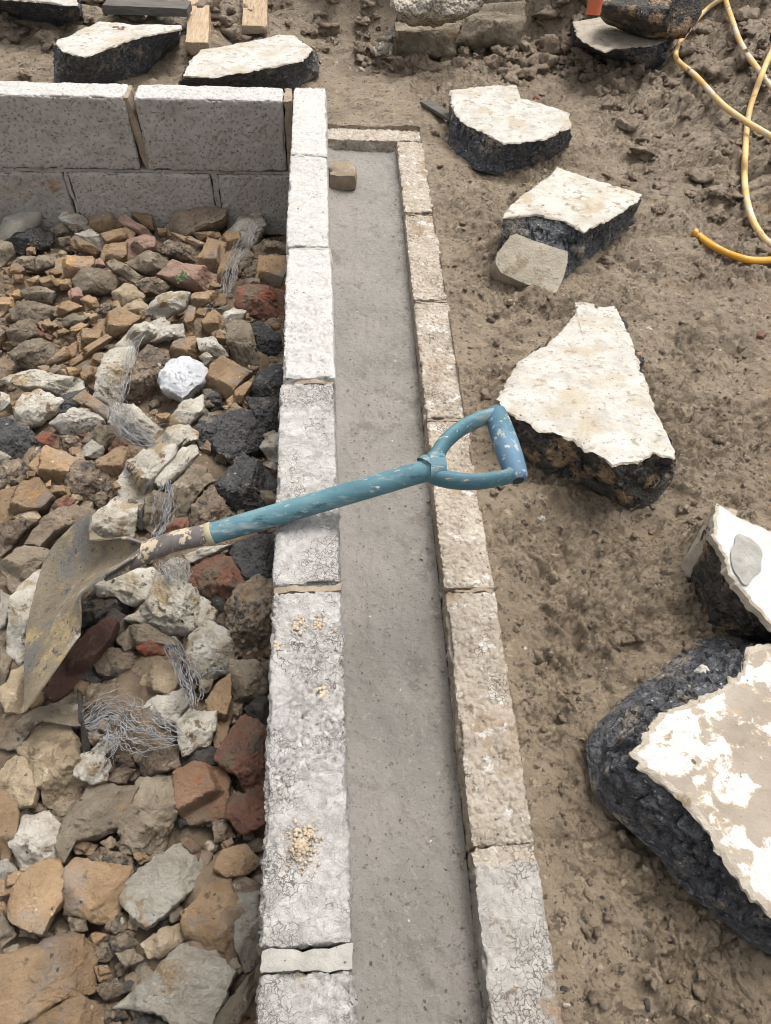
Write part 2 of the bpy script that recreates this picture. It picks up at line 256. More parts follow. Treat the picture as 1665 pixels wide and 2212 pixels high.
def gridfaces(nr, nc, wrap=False, off=0):
    r = np.arange(nr-1)[:, None]; c = np.arange(nc if wrap else nc-1)[None, :]; c2 = (c+1) % nc
    return (np.stack([r*nc+c, r*nc+c2, (r+1)*nc+c2, (r+1)*nc+c], -1).reshape(-1, 4)+off)
def tube(path, rad, seg=10, cap=True, flat=None, up=None):
    """swept tube; rad scalar / list / (a,b) ellipses"""
    P = np.asarray(path, float); n = len(P); T = np.gradient(P, axis=0); T /= np.linalg.norm(T, axis=1)[:, None]
    A = np.zeros_like(P); ref = np.array(up if up is not None else (0, 0, 1.0)); ref = ref/np.linalg.norm(ref)
    a = np.cross(T[0], ref)
    if np.linalg.norm(a) < 1e-4: a = np.cross(T[0], [1, 0, .01])
    a /= np.linalg.norm(a); A[0] = a
    for i in range(1, n):
        a = a-T[i]*(a@T[i]); a /= np.linalg.norm(a); A[i] = a
    B = np.cross(T, A); R = np.broadcast_to(np.asarray(rad, float), (n,)) if np.ndim(rad) < 2 else None
    ra = R if R is not None else np.asarray(rad)[:, 0]; rb = R if R is not None else np.asarray(rad)[:, 1]
    th = np.linspace(0, 2*np.pi, seg, endpoint=False)
    V = P[:, None]+A[:, None]*(ra[:, None]*np.cos(th))[..., None]+B[:, None]*(rb[:, None]*np.sin(th))[..., None]
    F = gridfaces(n, seg, True); V = V.reshape(-1, 3)
    fl = [tuple(f) for f in F]
    if cap: fl += [tuple(range(seg))[::-1], tuple(range((n-1)*seg, n*seg))]
    return V, fl
def spline(pts, n):
    P = np.asarray(pts, float); m = len(P); Q = np.vstack([2*P[0]-P[1], P, 2*P[-1]-P[-2]]); out = []
    for t in np.linspace(0, m-1-1e-9, n):
        i = int(t); f = t-i; a, b, c, d = Q[i], Q[i+1], Q[i+2], Q[i+3]
        out.append(.5*(2*b+(c-a)*f+(2*a-5*b+4*c-d)*f*f+(3*b-a-3*c+d)*f**3))
    return np.array(out)
def join(parts):
    V = []; F = []; o = 0
    for v, f in parts:
        V.append(np.asarray(v)); F += [tuple(int(i)+o for i in q) for q in f]; o += len(v)
    return np.vstack(V), F

# ------------------------------------------------------------------ terrain
W0, SK, OW, YB, ZT = 0.1702, 0.02886, 0.0966, 2.2355, 0.2244
def xin(y): return W0+SK*y                       # inner face of the outer wall
def xout(y): return W0+SK*y+OW
def base_h(x, y):
    h = -0.03+0.028*sstep(.3, 1.3, y)+0*x
    h = h+.30*sstep(1.0, 2.3, x)*sstep(1.5, 3.0, y)          # spoil rising on the right
    bl = 3.32+.12*np.sin(x*2.1+.6)
    h = h+.75*sstep(bl, bl+.5, y)*sstep(-.25, .2, x)*(1-.25*sstep(1.2, 1.8, x))   # bank at the back
    h = h+.10*sstep(2.6, 3.6, y)*sstep(.1, -.6, x)
    h = h+.35*sstep(4.0, 6.5, y)
    return h
def PG(px, py, dz=0.0):
    d = ray(px, py); t = .4; prev = None
    for i in range(900):
        p = CAM_P+d*t; g = float(base_h(p[0], p[1]))+dz
        if p[2] <= g: return p
        t += .006
    return p
def PF(px, py, lift=0.0):
    d = ray(px, py); t = np.arange(.6, 6, .004); P = CAM_P+d[None]*t[:, None]
    g = np.max([ground_h(P[:, 0]+a, P[:, 1]+b) for a, b in ((0, 0), (.012, 0), (-.012, 0), (0, .012), (0, -.012))], 0)+lift
    k = int(np.argmax(P[:, 2] <= g)); return P[k]
def ground_h(x, y):
    h = base_h(x, y)
    cl = np.clip(sstep(.85, 1.5, x)*sstep(1.2, 2.1, y)+sstep(3.1, 3.4, y)*.9+sstep(2.5, 2.9, y)*sstep(.0, -.4, x)*.5, 0, 1)      # cloddy places
    wx = x+.02*fbm2(x*9, y*9, 3, 91); wy = y+.02*fbm2(x*9, y*9, 3, 95)
    def dome(sc, s, p=1.0):
        F1, F2, ID = worley2(wx*sc, wy*sc, s); return np.clip(1-(F1/.75)**2, 0, 1)**.6*(.25+.75*ID)*sstep(0, .16, F2-F1)
    sm = sstep(-.22, .2, fbm2(x*6.5, y*6.5, 3, 61))                  # crumbly (1) or smeared flat (0)
    h = h+cl*(.030*dome(8.5, 11)+.018*dome(19, 12))+(.003+.009*sm+.006*cl)*dome(31, 13)+(.0015+.0055*sm)*dome(64, 14)+(.0028*sm*sstep(2.2, 1.0, y))*dome(120, 15)
    h = h+.012*fbm2(x*3.1, y*3.1, 3, 21)+.007*fbm2(x*11, y*11, 4, 31)
    r = 1-np.abs(fbm2(wx*16, wy*16, 4, 41, .55)); h = h+.012*(r-.7)
    r2 = 1-np.abs(fbm2(wx*42, wy*42, 3, 51, .55)); h = h-.005*sstep(.72, .98, r2)*(.35+.65*sm)
    h = h+(.0010+.0020*sm)*fbm2(x*80, y*80, 2, 57)*(1-.6*sstep(1.2, 2.6, y))
    for sc_, k_, am_, sd_ in ((15, 3.0, .007, 141), (34, 2.5, .004, 151)):               # flaky ledges of trodden mud
        q_ = fbm2(wx*sc_*1.0, wy*sc_*1.25, 4, sd_, .55)*k_; fq_ = np.floor(q_); h = h+am_*(fq_+sstep(.2, .75, q_-fq_))/k_*(.25+.75*sm)
    # smeared, trodden hollows
    for (a, b, rx, ry, dp) in FOOT:
        q = ((x-a)/rx)**2+((y-b)/ry)**2; h = h-dp*np.exp(-q*q)+dp*.45*np.exp(-((np.sqrt(q)-1.35)/.22)**2)
    near = sstep(.10, .0, x-xout(y))*sstep(2.9, 2.4, y)
    h = h*(1-near*.5)+near*.5*(-.022+.02*sstep(.5, 1.5, y))
    pit = ((x < xout(np.minimum(y, 2.6))-.01) & (y < 2.60) & (x > -.02)) | ((x <= -.02) & (y < 2.335) & (x > -2.6))
    pit &= (y > -1.6)
    return np.where(pit, -.5, h)
_fr = random.Random(5); FOOT = [(.52, .62, .05, .09, .014), (.44, .82, .05, .07, .012), (.62, .60, .06, .05, .01), (.42, .50, .04, .07, .012), (.45, .20, .06, .08, .012), (.36, .1, .04, .05, .012),
        (.60, 1.9, .10, .16, .02), (.95, 1.3, .12, .1, .018), (.72, 1.25, .09, .14, .016), (.45, 1.55, .07, .12, .016), (1.0, 1.0, .1, .1, .014), (.5, 2.9, .16, .12, .025), (.95, 2.05, .12, .1, .02)]
s_ = np.linspace(0, 1, 930); yfine = -.1+s_*2.3+s_**2*2.3
yy = np.concatenate([[-25, -12, -6, -3, -1.65, -1.59, -1.0, -.6, -.35, -.2], yfine, [4.7, 5, 5.6, 6.5, 8, 12, 25]])
rows = []
for y in yy:
    xo = float(xout(min(y, 2.6))); xl = -1.2-.4*max(y, 0); xr = .85+.5*max(y, 0)
    k = np.linspace(0, 1, 330)
    rows.append(np.concatenate([[-25, -12, -7, -4.5], np.linspace(min(xl, -2.9), xo-.014, 95), xo-.007+k*(xr-xo+.007), [xr+.1, xr+.35, xr+.9, xr+2, xr+5, 25+xr]]))
GX = np.array(rows); GY = np.repeat(yy[:, None], GX.shape[1], 1)
GZ = ground_h(GX, GY)
gx2 = GX+.004*fbm2(GX*30, GY*30, 2, 71)*(GZ > -.4)*sstep(.0, .05, GX-xout(np.minimum(GY, 2.6))); 
obj('ground', np.stack([gx2, GY, GZ], -1).reshape(-1, 3), gridfaces(*GX.shape), 'mud', kind='structure', label='trodden brown mud ground with clods and footprints', cat='ground')

# rubble bed inside the foundation
def zr(y): return -.145+.115*(1-sstep(.7, 2.2, np.asarray(y, float)))
bx, by = np.meshgrid(np.linspace(-2.5, -.105, 200), np.linspace(-1.5, YB-.003, 240))
bz = zr(by)-.048+.026*sstep(.9, .3, by)+.03*fbm2(bx*6, by*6, 3, 5)+.012*fbm2(bx*30, by*30, 3, 6)
obj('rubble_bed', np.stack([bx, by, bz], -1).reshape(-1, 3), gridfaces(*bx.shape), 'gravel_bed', kind='structure', label='dark muddy hardcore bed beneath the rubble', cat='ground')

# ------------------------------------------------------------------ concrete blocks
def block_mesh(L, Wd, H, res, style, seed, lump=.011, depth=.0035, rnd=.004):
    """box L(y) x Wd(x) x H(z), origin at centre of top; rough lightweight-aggregate skin"""
    nx, ny, nz = max(2, int(Wd/res)), max(2, int(L/res)), max(3, int(H/(res*(1.3 if style == 'pit' else 4))))
    X = np.linspace(-Wd/2, Wd/2, nx+1); Y = np.linspace(-L/2, L/2, ny+1); Z = np.linspace(-H, 0, nz+1)
    V = []; F = []; o = 0
    def add(a, b, fn, flip):
        nonlocal o
        A, B = np.meshgrid(a, b); P = fn(A, B).reshape(-1, 3); f = gridfaces(*A.shape, off=o)
        F.append(f[:, ::-1] if flip else f); V.append(P); o += len(P)
    add(X, Y, lambda a, b: np.stack([a, b, 0*a], -1), False); add(X[[0, -1]], Y[[0, -1]], lambda a, b: np.stack([a, b, 0*a-H], -1), True)
    add(X, Z, lambda a, b: np.stack([a, 0*a-L/2, b], -1), False); add(X, Z, lambda a, b: np.stack([a, 0*a+L/2, b], -1), True)
    add(Y, Z, lambda a, b: np.stack([0*a-Wd/2, a, b], -1), True); add(Y, Z, lambda a, b: np.stack([0*a+Wd/2, a, b], -1), False)
    V = np.vstack(V); F = np.vstack(F)
    c = np.clip(V, [-Wd/2+rnd*2, -L/2+rnd*2, -H+rnd*2], [Wd/2-rnd*2, L/2-rnd*2, -rnd*2]); d = V-c; n = d/np.maximum(np.linalg.norm(d, axis=1)[:, None], 1e-9)
    ed = np.linalg.norm(d, axis=1)-rnd*2                     # >0 near edges and corners
    p = V+seed*3.17
    F1, F2, ID = worley3(p/lump, seed); G1, G2, _ = worley3(p/(lump*2.1)+5, seed+7)
    big = sstep(-.25, .35, fbm(p*11, 2, seed+3))
    dis = -depth*(1-sstep(0, .22, F2-F1))*(.35+.65*big)-depth*.9*(1-sstep(0, .12, G2-G1))*big+depth*.5*(ID-.5)+.0012*fbm(p*140, 2, seed)
    if style == 'pit': dis = -depth*1.3*(1-sstep(.14, .4, F1))*(ID > .35)-depth*.7*(1-sstep(0, .1, G2-G1))*(big*.6)+.0008*fbm(p*140, 2, seed)
    dis = dis+.0018*fbm(p*22, 2, seed+9)
    chip = sstep(.35, .8, fbm(p*26, 2, seed+5))*sstep(0, .003, ed)*.012
    V = V-n*np.maximum(ed, 0)[:, None]*.9+n*(dis-chip)[:, None]
    return V, F
def add_block(name, cx, cy, zt, L, Wd, H, res, style, mat, parent, seed, rz=0., **k):
    V, F = block_mesh(L, Wd, H, res, style, seed, **k)
    o = obj(name, V, F, mat, smooth=True); o.parent = parent; o.location = Vector((cx, cy, zt))-parent.location; o.rotation_euler = (0, 0, rz); return o
def rough_box(c, sx, sy, sz, seed, n=(6, 10, 4), amp=.002, rnd=.003):
    V, F = block_mesh(sy, sx, sz, max(.0045, min(sx, sy, sz)/4), 'lump', seed, lump=.006, depth=.0012, rnd=rnd)
    V = V+fbm(V*50+seed, 2, seed)[:, None]*amp
    return V+np.array([c[0], c[1], c[2]]), F

iw = empty('blockwork', (-.05, 1.0, -.215), 'low wall of pale aggregate concrete blocks between rubble fill and wet concrete channel', 'block wall')
edges = [2.343, 1.8913, 1.4413, .9913, .5413, .087, -.363, -.813]
for i in range(7):
    g0, g1 = .005, .005
    if i == 4: g1 = .011
    if i == 5: g0 = .009
    y1 = edges[i]-(0 if i == 0 else g0); y0 = edges[i+1]+g1
    if i == 0: y1 = 2.343
    near = i >= 3
    add_block('block', -.05+random.Random(i).uniform(-.0015, .0015), (y0+y1)/2, ZT+random.Random(i+9).uniform(-.0015, .0015), y1-y0, .1, .213, (.0042, .0036, .003, .0028, .0026, .0028, .008)[i], 'lump', 'block_white' if i < 3 else 'block_white_coarse', iw, 20+i,
              lump=.007 if i < 3 else .0085, depth=.0022 if i < 2 else (.0028 if i < 4 else .0042), rz=random.Random(i+3).uniform(-.004, .004))
for i, y in enumerate(edges[1:-1]):
    wj = .02 if y == .087 else .0105
    V, F = rough_box((-.05, y, ZT-(.004 if i in (1, 2, 3, 4) else .002)), .097, wj+.002, .208, 60+i, rnd=.0015)
    obj('mortar_joint', V, F, ('mortar_grey', 'mortar_grey', 'mortar_dark', 'mortar_dark', 'mortar_grey', 'mortar')[i], iw)
for i in range(7):
    y1 = 2.30-.45*i
    add_block('block', -.05, y1-.2225, .0005, .44, .1, .213, .02, 'pit', 'block_grey', iw, 40+i)
V, F = block_mesh(3.1, .094, .012, .02, 'lump', 77, rnd=.001); V = V+np.array([-.05, .70, .0105]); obj('bed_joint', V, F, 'mortar', iw)
# mortar smears and lumps left on the wall top
def blob(c, rx, ry, h, seed, n=26, rings=7):
    th = np.linspace(0, 2*np.pi, n, endpoint=False); V = []
    for k in range(rings):
        f = 1-k/(rings-.0); rr = f*(1+.28*vn3(np.stack([np.cos(th)*1.7+seed, np.sin(th)*1.7, 0*th+seed*.3], -1), seed))
        V.append(np.stack([c[0]+rx*rr*np.cos(th), c[1]+ry*rr*np.sin(th), c[2]+h*(1-f**2.5)+0*th], -1))
    V = np.vstack(V); V[:, 2] += h*.9*fbm(V*np.array([90, 90, 0])+seed, 3, seed)*(V[:, 2] > c[2]+h*.1)
    V = np.vstack([V, [[c[0], c[1], c[2]+h]]]); F = [tuple(f) for f in gridfaces(rings, n, True)]+[((rings-1)*n+i, (rings-1)*n+(i+1) % n, rings*n) for i in range(n)]
    return V, F
CRUMBS = [(648, 1830, .021, 260), (668, 1800, .014, 90), (640, 1350, .012, 60), (688, 1345, .014, 80), (690, 420, .014, 40), (640, 445, .01, 30), (700, 1495, .010, 40), (600, 1395, .008, 30), (640, 1040, .006, 14)]

rw = empty('blockwork', (-.9, 2.285, -.215), 'grey block return wall behind the rubble, two courses showing with mortar joints', 'block wall')
tops = [(-.127, -.559), (-.586, -1.03), (-1.045, -1.485), (-1.497, -1.937), (-1.95, -2.39)]
for i, (a, b) in enumerate(tops):
    V, F = block_mesh(a-b, .1, .211, .0038 if i < 2 else .008, 'pit', 80+i, lump=.0105, depth=.0042)
    V = np.stack([V[:, 1], -V[:, 0], V[:, 2]], -1)         # long side along x
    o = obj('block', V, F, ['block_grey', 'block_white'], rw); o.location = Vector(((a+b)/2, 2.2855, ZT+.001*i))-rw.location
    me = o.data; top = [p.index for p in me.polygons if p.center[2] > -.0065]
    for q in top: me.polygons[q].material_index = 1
for i, (a, b) in enumerate([(-.103, -.350), (-.372, -.812), (-.828, -1.27), (-1.285, -1.725), (-1.74, -2.18)]):
    V, F = block_mesh(a-b, .1, .208, .0042 if i < 3 else .009, 'pit', 90+i, lump=.0105, depth=.0038)
    V = np.stack([V[:, 1], -V[:, 0], V[:, 2]], -1); o = obj('block', V, F, 'block_grey', rw); o.location = Vector(((a+b)/2, 2.2865, .0025))-rw.location
for i, (x, z, h, ww) in enumerate([(-.114, ZT-.001, .211, .024), (-.5725, ZT-.003, .211, .024), (-1.038, ZT-.002, .211, .014), (-.361, .002, .2, .02), (-.82, .002, .2, .014)]):
    V, F = rough_box((x, 2.2865, z), ww, .098, h, 95+i, rnd=.0015)
    if i == 1: V[:, 0] += -(V[:, 2]-z)*.14-.014
    V[:, 1] += .0035 if i else 0; V = V+(.004*fbm(V*35+i, 3, i))[:, None]*np.array([1, .6, 0]); obj('mortar_joint', V, F, ('mortar_dark', 'mortar_dark', 'mortar_dark', 'block_grey', 'block_grey')[i], rw)
V, F = block_mesh(2.2, .096, .012, .012, 'pit', 103, lump=.02, depth=.001, rnd=.001); V = np.stack([V[:, 1]-1.2, V[:, 0]+2.2905, V[:, 2]+.0135], -1); F = F[:, ::-1]; obj('bed_joint', V, F, 'block_grey', rw)

ow = empty('blockwork', (xin(1)+.05, 1.0, -.215), 'muddy concrete block course along the right side of the wet concrete channel', 'block wall')
oj = [2.505, 2.0177, 1.5677, 1.1177, .6677, .2177, -.2323, -.68]
for i in range(7):
    y1, y0 = oj[i]-.004, oj[i+1]+.004
    if i == 4: y0 = oj[5]+.013
    cy = (y0+y1)/2
    add_block('block', xin(cy)+OW/2, cy, random.Random(i+70).uniform(-.003, .001), y1-y0, OW, .21, (.005, .0045, .0038, .0034, .003, .0027, .005)[i], 'lump', 'block_grey_top' if i == 5 else 'block_muddy', ow, 120+i, lump=.011, depth=.003, rz=-SK)
for i, y in enumerate(oj[1:-1]):
    wj = .03 if i == 4 else .009
    yc = y+(.002 if i == 4 else 0)
    V, F = rough_box((xin(y)+OW/2, yc, -.003 if i == 4 else -.004), OW-.003, wj, .2, 130+i, rnd=.0015); obj('mortar_joint', V, F, 'mortar_dark' if i != 4 else 'block_muddy', ow)
V, F = block_mesh(.44, .1, .21, .005, 'lump', 140, lump=.011, depth=.003); V = np.stack([V[:, 1], -V[:, 0], V[:, 2]], -1)
o = obj('block', V, F, 'block_muddy', ow); o.location = Vector((.158, 2.563, -.002))-ow.location

# ------------------------------------------------------------------ wet concrete in the cavity
sx = np.linspace(0, 1, 56); sy = np.concatenate([np.linspace(-.8, -.1, 40), np.linspace(-.095, 2.512, 640)])
CXg, CYg = np.meshgrid(sx, sy); xw = .002+CXg*(xin(CYg)-.002)
cz = -.058+.022*sstep(.6, 2.3, CYg)
cz = cz+.012*np.exp(-CXg/.05)+.008*np.exp(-(1-CXg)/.04)-.003*np.sin(CXg*np.pi)
cz = cz+.0035*fbm2(xw*12, CYg*5, 3, 81)+.0016*fbm2(xw*70, CYg*45, 3, 85)+.0009*fbm2(xw*260, CYg*200, 2, 88)
F1, F2, ID = worley2(xw*55, CYg*55, 8); cz = cz-.004*(F1 < .13)*(ID > .55)*(1-F1/.13)
cc = empty('concrete_fill', (.09, 1.0, -.1), 'smooth grey freshly trowelled concrete filling the channel between the two block walls', 'concrete')
obj('surface', np.stack([xw, CYg, cz], -1).reshape(-1, 3), gridfaces(*xw.shape), 'wet_concrete', cc)
rnd = random.Random(3)
def pebble_cloud(pts, rmin, rmax, rng, squash=.6):
    """many small angular stones in one mesh"""
    ico = [(0, 0, 1), (.894, 0, .447), (.276, .851, .447), (-.724, .526, .447), (-.724, -.526, .447), (.276, -.851, .447), (.724, .526, -.447), (-.276, .851, -.447), (-.894, 0, -.447), (-.276, -.851, -.447), (.724, -.526, -.447), (0, 0, -1)]
    fc = [(0, 1, 2), (0, 2, 3), (0, 3, 4), (0, 4, 5), (0, 5, 1), (1, 6, 2), (2, 7, 3), (3, 8, 4), (4, 9, 5), (5, 10, 1), (6, 7, 2), (7, 8, 3), (8, 9, 4), (9, 10, 5), (10, 6, 1), (6, 11, 7), (7, 11, 8), (8, 11, 9), (9, 11, 10), (10, 11, 6)]
    ico = np.array(ico); fc = np.array(fc); V = []; F = []
    for k, p in enumerate(pts):
        r = rmin*(rmax/rmin)**(rng.random()**1.8); a = rng.uniform(0, 6.28); ca, sa = math.cos(a), math.sin(a)
        v = ico*(1+np.array([[rng.uniform(-.3, .3)] for _ in range(12)]))*r*np.array([rng.uniform(.75, 1.35), rng.uniform(.7, 1.1), squash*rng.uniform(.7, 1.2)])
        v = np.stack([v[:, 0]*ca-v[:, 1]*sa, v[:, 0]*sa+v[:, 1]*ca, v[:, 2]], -1)
        V.append(v+np.asarray(p)); F.append(fc+12*k)
    return np.vstack(V), np.vstack(F)
cp = []
for px, py, r, n_ in CRUMBS:
    p = U(px, py, ZT)
    for k in range(n_):
        a, q = rnd.uniform(0, 6.28), r*min(1.9, abs(rnd.gauss(0, .62))); cp.append((min(max(p[0]+q*math.cos(a), -.098), -.003), p[1]+1.25*q*math.sin(a), ZT-.0015+.003*max(0, 1-q/r)*(n_ > 80)))
V, F = pebble_cloud(cp, .0008, .0036, rnd, .6); obj('mortar_crumbs', V, F, 'mortar', iw, smooth=False, kind='stuff')
pts = []
for k in range(260):
    y = rnd.uniform(0, 2.2)**1.0; s = 1-abs(rnd.gauss(0, .08)) if rnd.random() < .75 else rnd.random()
    if s < .02: continue
    pts.append((.003+s*(xin(y)-.006), y, -.056+.022*float(sstep(.6, 2.3, y))+.008*math.exp(-(1-s)/.04)))
V, F = pebble_cloud(pts, .0009, .0032, rnd); obj('aggregate_grains', V, F, 'tan', cc, smooth=False, kind='stuff')
p = np.array([.048, 2.283, -.04]); V, F = rough_box((p[0], p[1], .012), .092, .105, .055, 151, rnd=.006, amp=.003)
obj('mortar_lump', V, F, 'mortar_dark', label='squared brownish mortar lump standing in the far corner of the channel', cat='mortar lump')

# ------------------------------------------------------------------ rubble stones
def resample(poly, n):
    P = np.vstack([poly, poly[:1]]); d = np.r_[0, np.cumsum(np.linalg.norm(np.diff(P, axis=0), axis=1))]
    t = np.linspace(0, d[-1], n, endpoint=False); return np.stack([np.interp(t, d, P[:, k]) for k in range(P.shape[1])], -1)
def rock(name, px, mat, zoff, seed, style='rock', a=.5, groundfn=None, rough=None, thick=1.0):
    px = np.array(px, float); c = px.mean(0); rng = random.Random(seed)
    z = -.03
    for _ in range(4):
        p0 = U(c[0], c[1], z); z = float(zr(p0[1]))+zoff if groundfn is None else float(groundfn(p0[0], p0[1]))+zoff
    p0 = U(c[0], c[1], z)
    v = CAM_P-p0; v /= np.linalg.norm(v); n = v*a+np.array([0, 0, 1.0])*(1-a); n /= np.linalg.norm(n)
    e1 = np.cross([0, 1.0, 0], n); e1 /= np.linalg.norm(e1); e2 = np.cross(n, e1)
    Q = []
    for x, y in px:
        d = ray(x, y); t = ((p0-CAM_P)@n)/(d@n); w3 = CAM_P+d*t-p0; Q.append((w3@e1, w3@e2))
    Q = np.array(Q); Q = Q-0; A = np.abs(.5*np.sum(Q[:, 0]*np.roll(Q[:, 1], -1)-Q[:, 1]*np.roll(Q[:, 0], -1))); R = math.sqrt(A/math.pi)
    Rp = R*691*1.0/np.linalg.norm(CAM_P-p0)                   # rough size on the survey picture
    m = 40 if Rp < 14 else (64 if Rp < 26 else 110); nf = 7 if Rp < 14 else (12 if Rp < 26 else 22)
    B = resample(Q, m*2)                                       # rounded, jagged outline
    B = (B+np.roll(B, 1, 0)*.15+np.roll(B, -1, 0)*.15)/1.3; B = B[::2]
    if .5*np.sum(B[:, 0]*np.roll(B[:, 1], -1)-B[:, 1]*np.roll(B[:, 0], -1)) < 0: B = B[::-1]
    jag = fbm(np.c_[B/R*2.6, np.full(len(B), seed*1.3)], 3, seed)*(.035 if style == 'brick' else .06)
    B = B*(1+jag)[:, None]*(1.12 if groundfn is None else 1.04)
    N = []
    def pl(nw, q, h):                                          # plane with world normal nw through local point q, height h
        l = np.array([nw@e1, nw@e2, nw@n]); l[2] = max(l[2], .18); N.append((l, l[0]*q[0]+l[1]*q[1]+l[2]*h))
    up = np.array([rng.gauss(0, .12), rng.gauss(0, .12), 1.0])
    if style == 'flat': up = np.array([rng.gauss(0, .09), rng.gauss(0, .09), 1.0])
    up /= np.linalg.norm(up); pl(up, (0, R*.1), R*.28)
    if style == 'brick':
        yaw = rng.uniform(-.7, .7); f = np.array([math.sin(yaw), -math.cos(yaw), rng.uniform(.0, .3)]); f /= np.linalg.norm(f)
        l = N[0]; hq = (l[1]-l[0][1]*(-.38*R))/l[0][2]; pl(f, (0, -.38*R), hq)
        g = np.array([math.cos(yaw), math.sin(yaw), rng.uniform(0, .3)])*(1 if rng.random() < .5 else -1); g[2] = abs(g[2]); g /= np.linalg.norm(g)
        sd = .55*R*(1 if g@e1 > 0 else -1); hq = (l[1]-l[0][0]*sd)/l[0][2]; pl(g, (sd, 0), hq)
    elif style == 'rock':
        for k in range(rng.randint(4, 6)):
            an = rng.uniform(0, 6.28); tl = rng.uniform(.35, 1.05); d = n*math.cos(tl)+(e1*math.cos(an)+e2*math.sin(an))*math.sin(tl)
            pl(d, (math.cos(an)*R*.45, math.sin(an)*R*.45), R*rng.uniform(.12, .34))
    else:
        for k in range(3):
            an = rng.uniform(0, 6.28); d = n*math.cos(.8)+(e1*math.cos(an)+e2*math.sin(an))*math.sin(.8); pl(d, (math.cos(an)*R*.72, math.sin(an)*R*.72), R*.2)
    fr = np.linspace(0, 1, nf+1)[1:]**.85; V = [np.zeros((1, 2))]; 
    lat = np.vstack([np.zeros((1, 2))]+[B*f for f in fr]); ff = np.r_[0, np.repeat(fr, len(B))]
    hk = np.array([(d-l[0]*lat[:, 0]-l[1]*lat[:, 1])/l[2] for l, d in N]); kk = .02*R; h0 = hk.min(0); h = h0-kk*np.log(np.exp(-np.clip((hk-h0)/kk, 0, 40)).sum(0))
    h = np.clip(h, -R*.45, R*.6)-R*.07*ff**12
    hE = h[-len(B):]; T = R*(1.15 if style != 'flat' else .7)*thick
    back = []
    for (s, dz) in ((1.03, .22), (1.03, .5), (.9, .85), (.5, 1.05)):
        back.append(np.c_[B*s, np.minimum(hE-.05*R, hE*(1-dz)-T*dz)])
    pts = np.vstack([np.c_[lat, h]]+back+[np.array([[0, 0, -T*1.1]])])
    amp = {'rock': .05, 'brick': .032, 'flat': .045}[style] if rough is None else rough
    w3 = pts@np.vstack([e1, e2, n])
    nv = fbm(np.concatenate([w3/R*1.5+seed*2.1]), 4, seed, .55)
    ctr = np.array([0, 0, -T*.4]); dr = pts-ctr; dr /= np.linalg.norm(dr, axis=1)[:, None]
    fine = 1-np.abs(fbm(w3*70+seed, 3, seed+2))
    pts = pts+dr*(nv*amp*R+(fine-.8)*min(.005, .07*R)*(1.5 if style == 'rock' else .9)+.0016*fbm(w3*190+seed, 2, seed+8))[:, None]
    w3 = pts@np.vstack([e1, e2, n])
    k = len(B); F = [(0, 1+i, 1+(i+1) % k) for i in range(k)]
    F += [tuple(f) for f in gridfaces(nf+4, k, True, 1)]; last = 1+(nf+4)*k
    F += [(last, last-k+(i+1) % k, last-k+i) for i in range(k)]
    return obj(name, w3, F, mat, smooth=True, sharp=38), p0, w3, R
KL = {'brown': ('brick_fragment', 'brown clay brick fragment among the rubble', 'brick piece'), 'tan': ('rubble_stone', 'tan sandy stone among the rubble', 'stone'),
      'grey': ('concrete_fragment', 'pale grey concrete fragment among the rubble', 'concrete piece'), 'greybrown': ('rubble_stone', 'grey brown muddy stone among the rubble', 'stone'),
      'mudrock': ('rubble_stone', 'rough dark mud caked lump of stone among the rubble', 'stone'), 'white': ('rubble_stone', 'dirty white stone with tan mud stains among the rubble', 'stone'),
      'pale': ('rubble_stone', 'pale grey rough stone among the rubble', 'stone'), 'red': ('brick_fragment', 'red brick fragment smeared with mud among the rubble', 'brick piece'),
      'darkred': ('brick_fragment', 'long dark red brick wedged under the shovel blade', 'brick'), 'brownred': ('brick_fragment', 'reddish brown squared brick with slate chips on its top', 'brick piece'),
      'pink': ('brick_fragment', 'pinkish worn brick fragment among the rubble', 'brick piece'), 'mudred': ('brick_fragment', 'mud caked brick lump with red broken patches', 'brick piece'),
      'black': ('asphalt_chunk', 'black rough asphalt chunk among the rubble', 'asphalt chunk'), 'dark': ('rubble_stone', 'dark grey slaty stone among the rubble', 'stone'),
      'plaster': ('plaster_lump', 'smooth rounded white plaster lump among brown bricks', 'plaster lump')}
KG = {'brown': 'brown brick rubble', 'tan': 'tan rubble stones', 'grey': 'grey concrete rubble', 'greybrown': 'grey brown rubble stones', 'mudrock': 'mud caked rubble', 'white': 'white rubble stones', 'pale': 'pale rubble stones',
      'red': 'red brick rubble', 'pink': 'pink brick rubble', 'mudred': 'red patched muddy bricks', 'black': 'asphalt rubble', 'dark': 'dark rubble stones'}
ST = {'brown': 'brick', 'red': 'rock', 'pink': 'brick', 'darkred': 'brick', 'brownred': 'brick', 'grey': 'flat', 'tan': 'rock', 'white': 'rock', 'plaster': 'rock'}
b_, g_, t_, gb, mr, wh, pa, rd, bk, dk, pk = 'brown', 'grey', 'tan', 'greybrown', 'mudrock', 'white', 'pale', 'red', 'black', 'dark', 'pink'
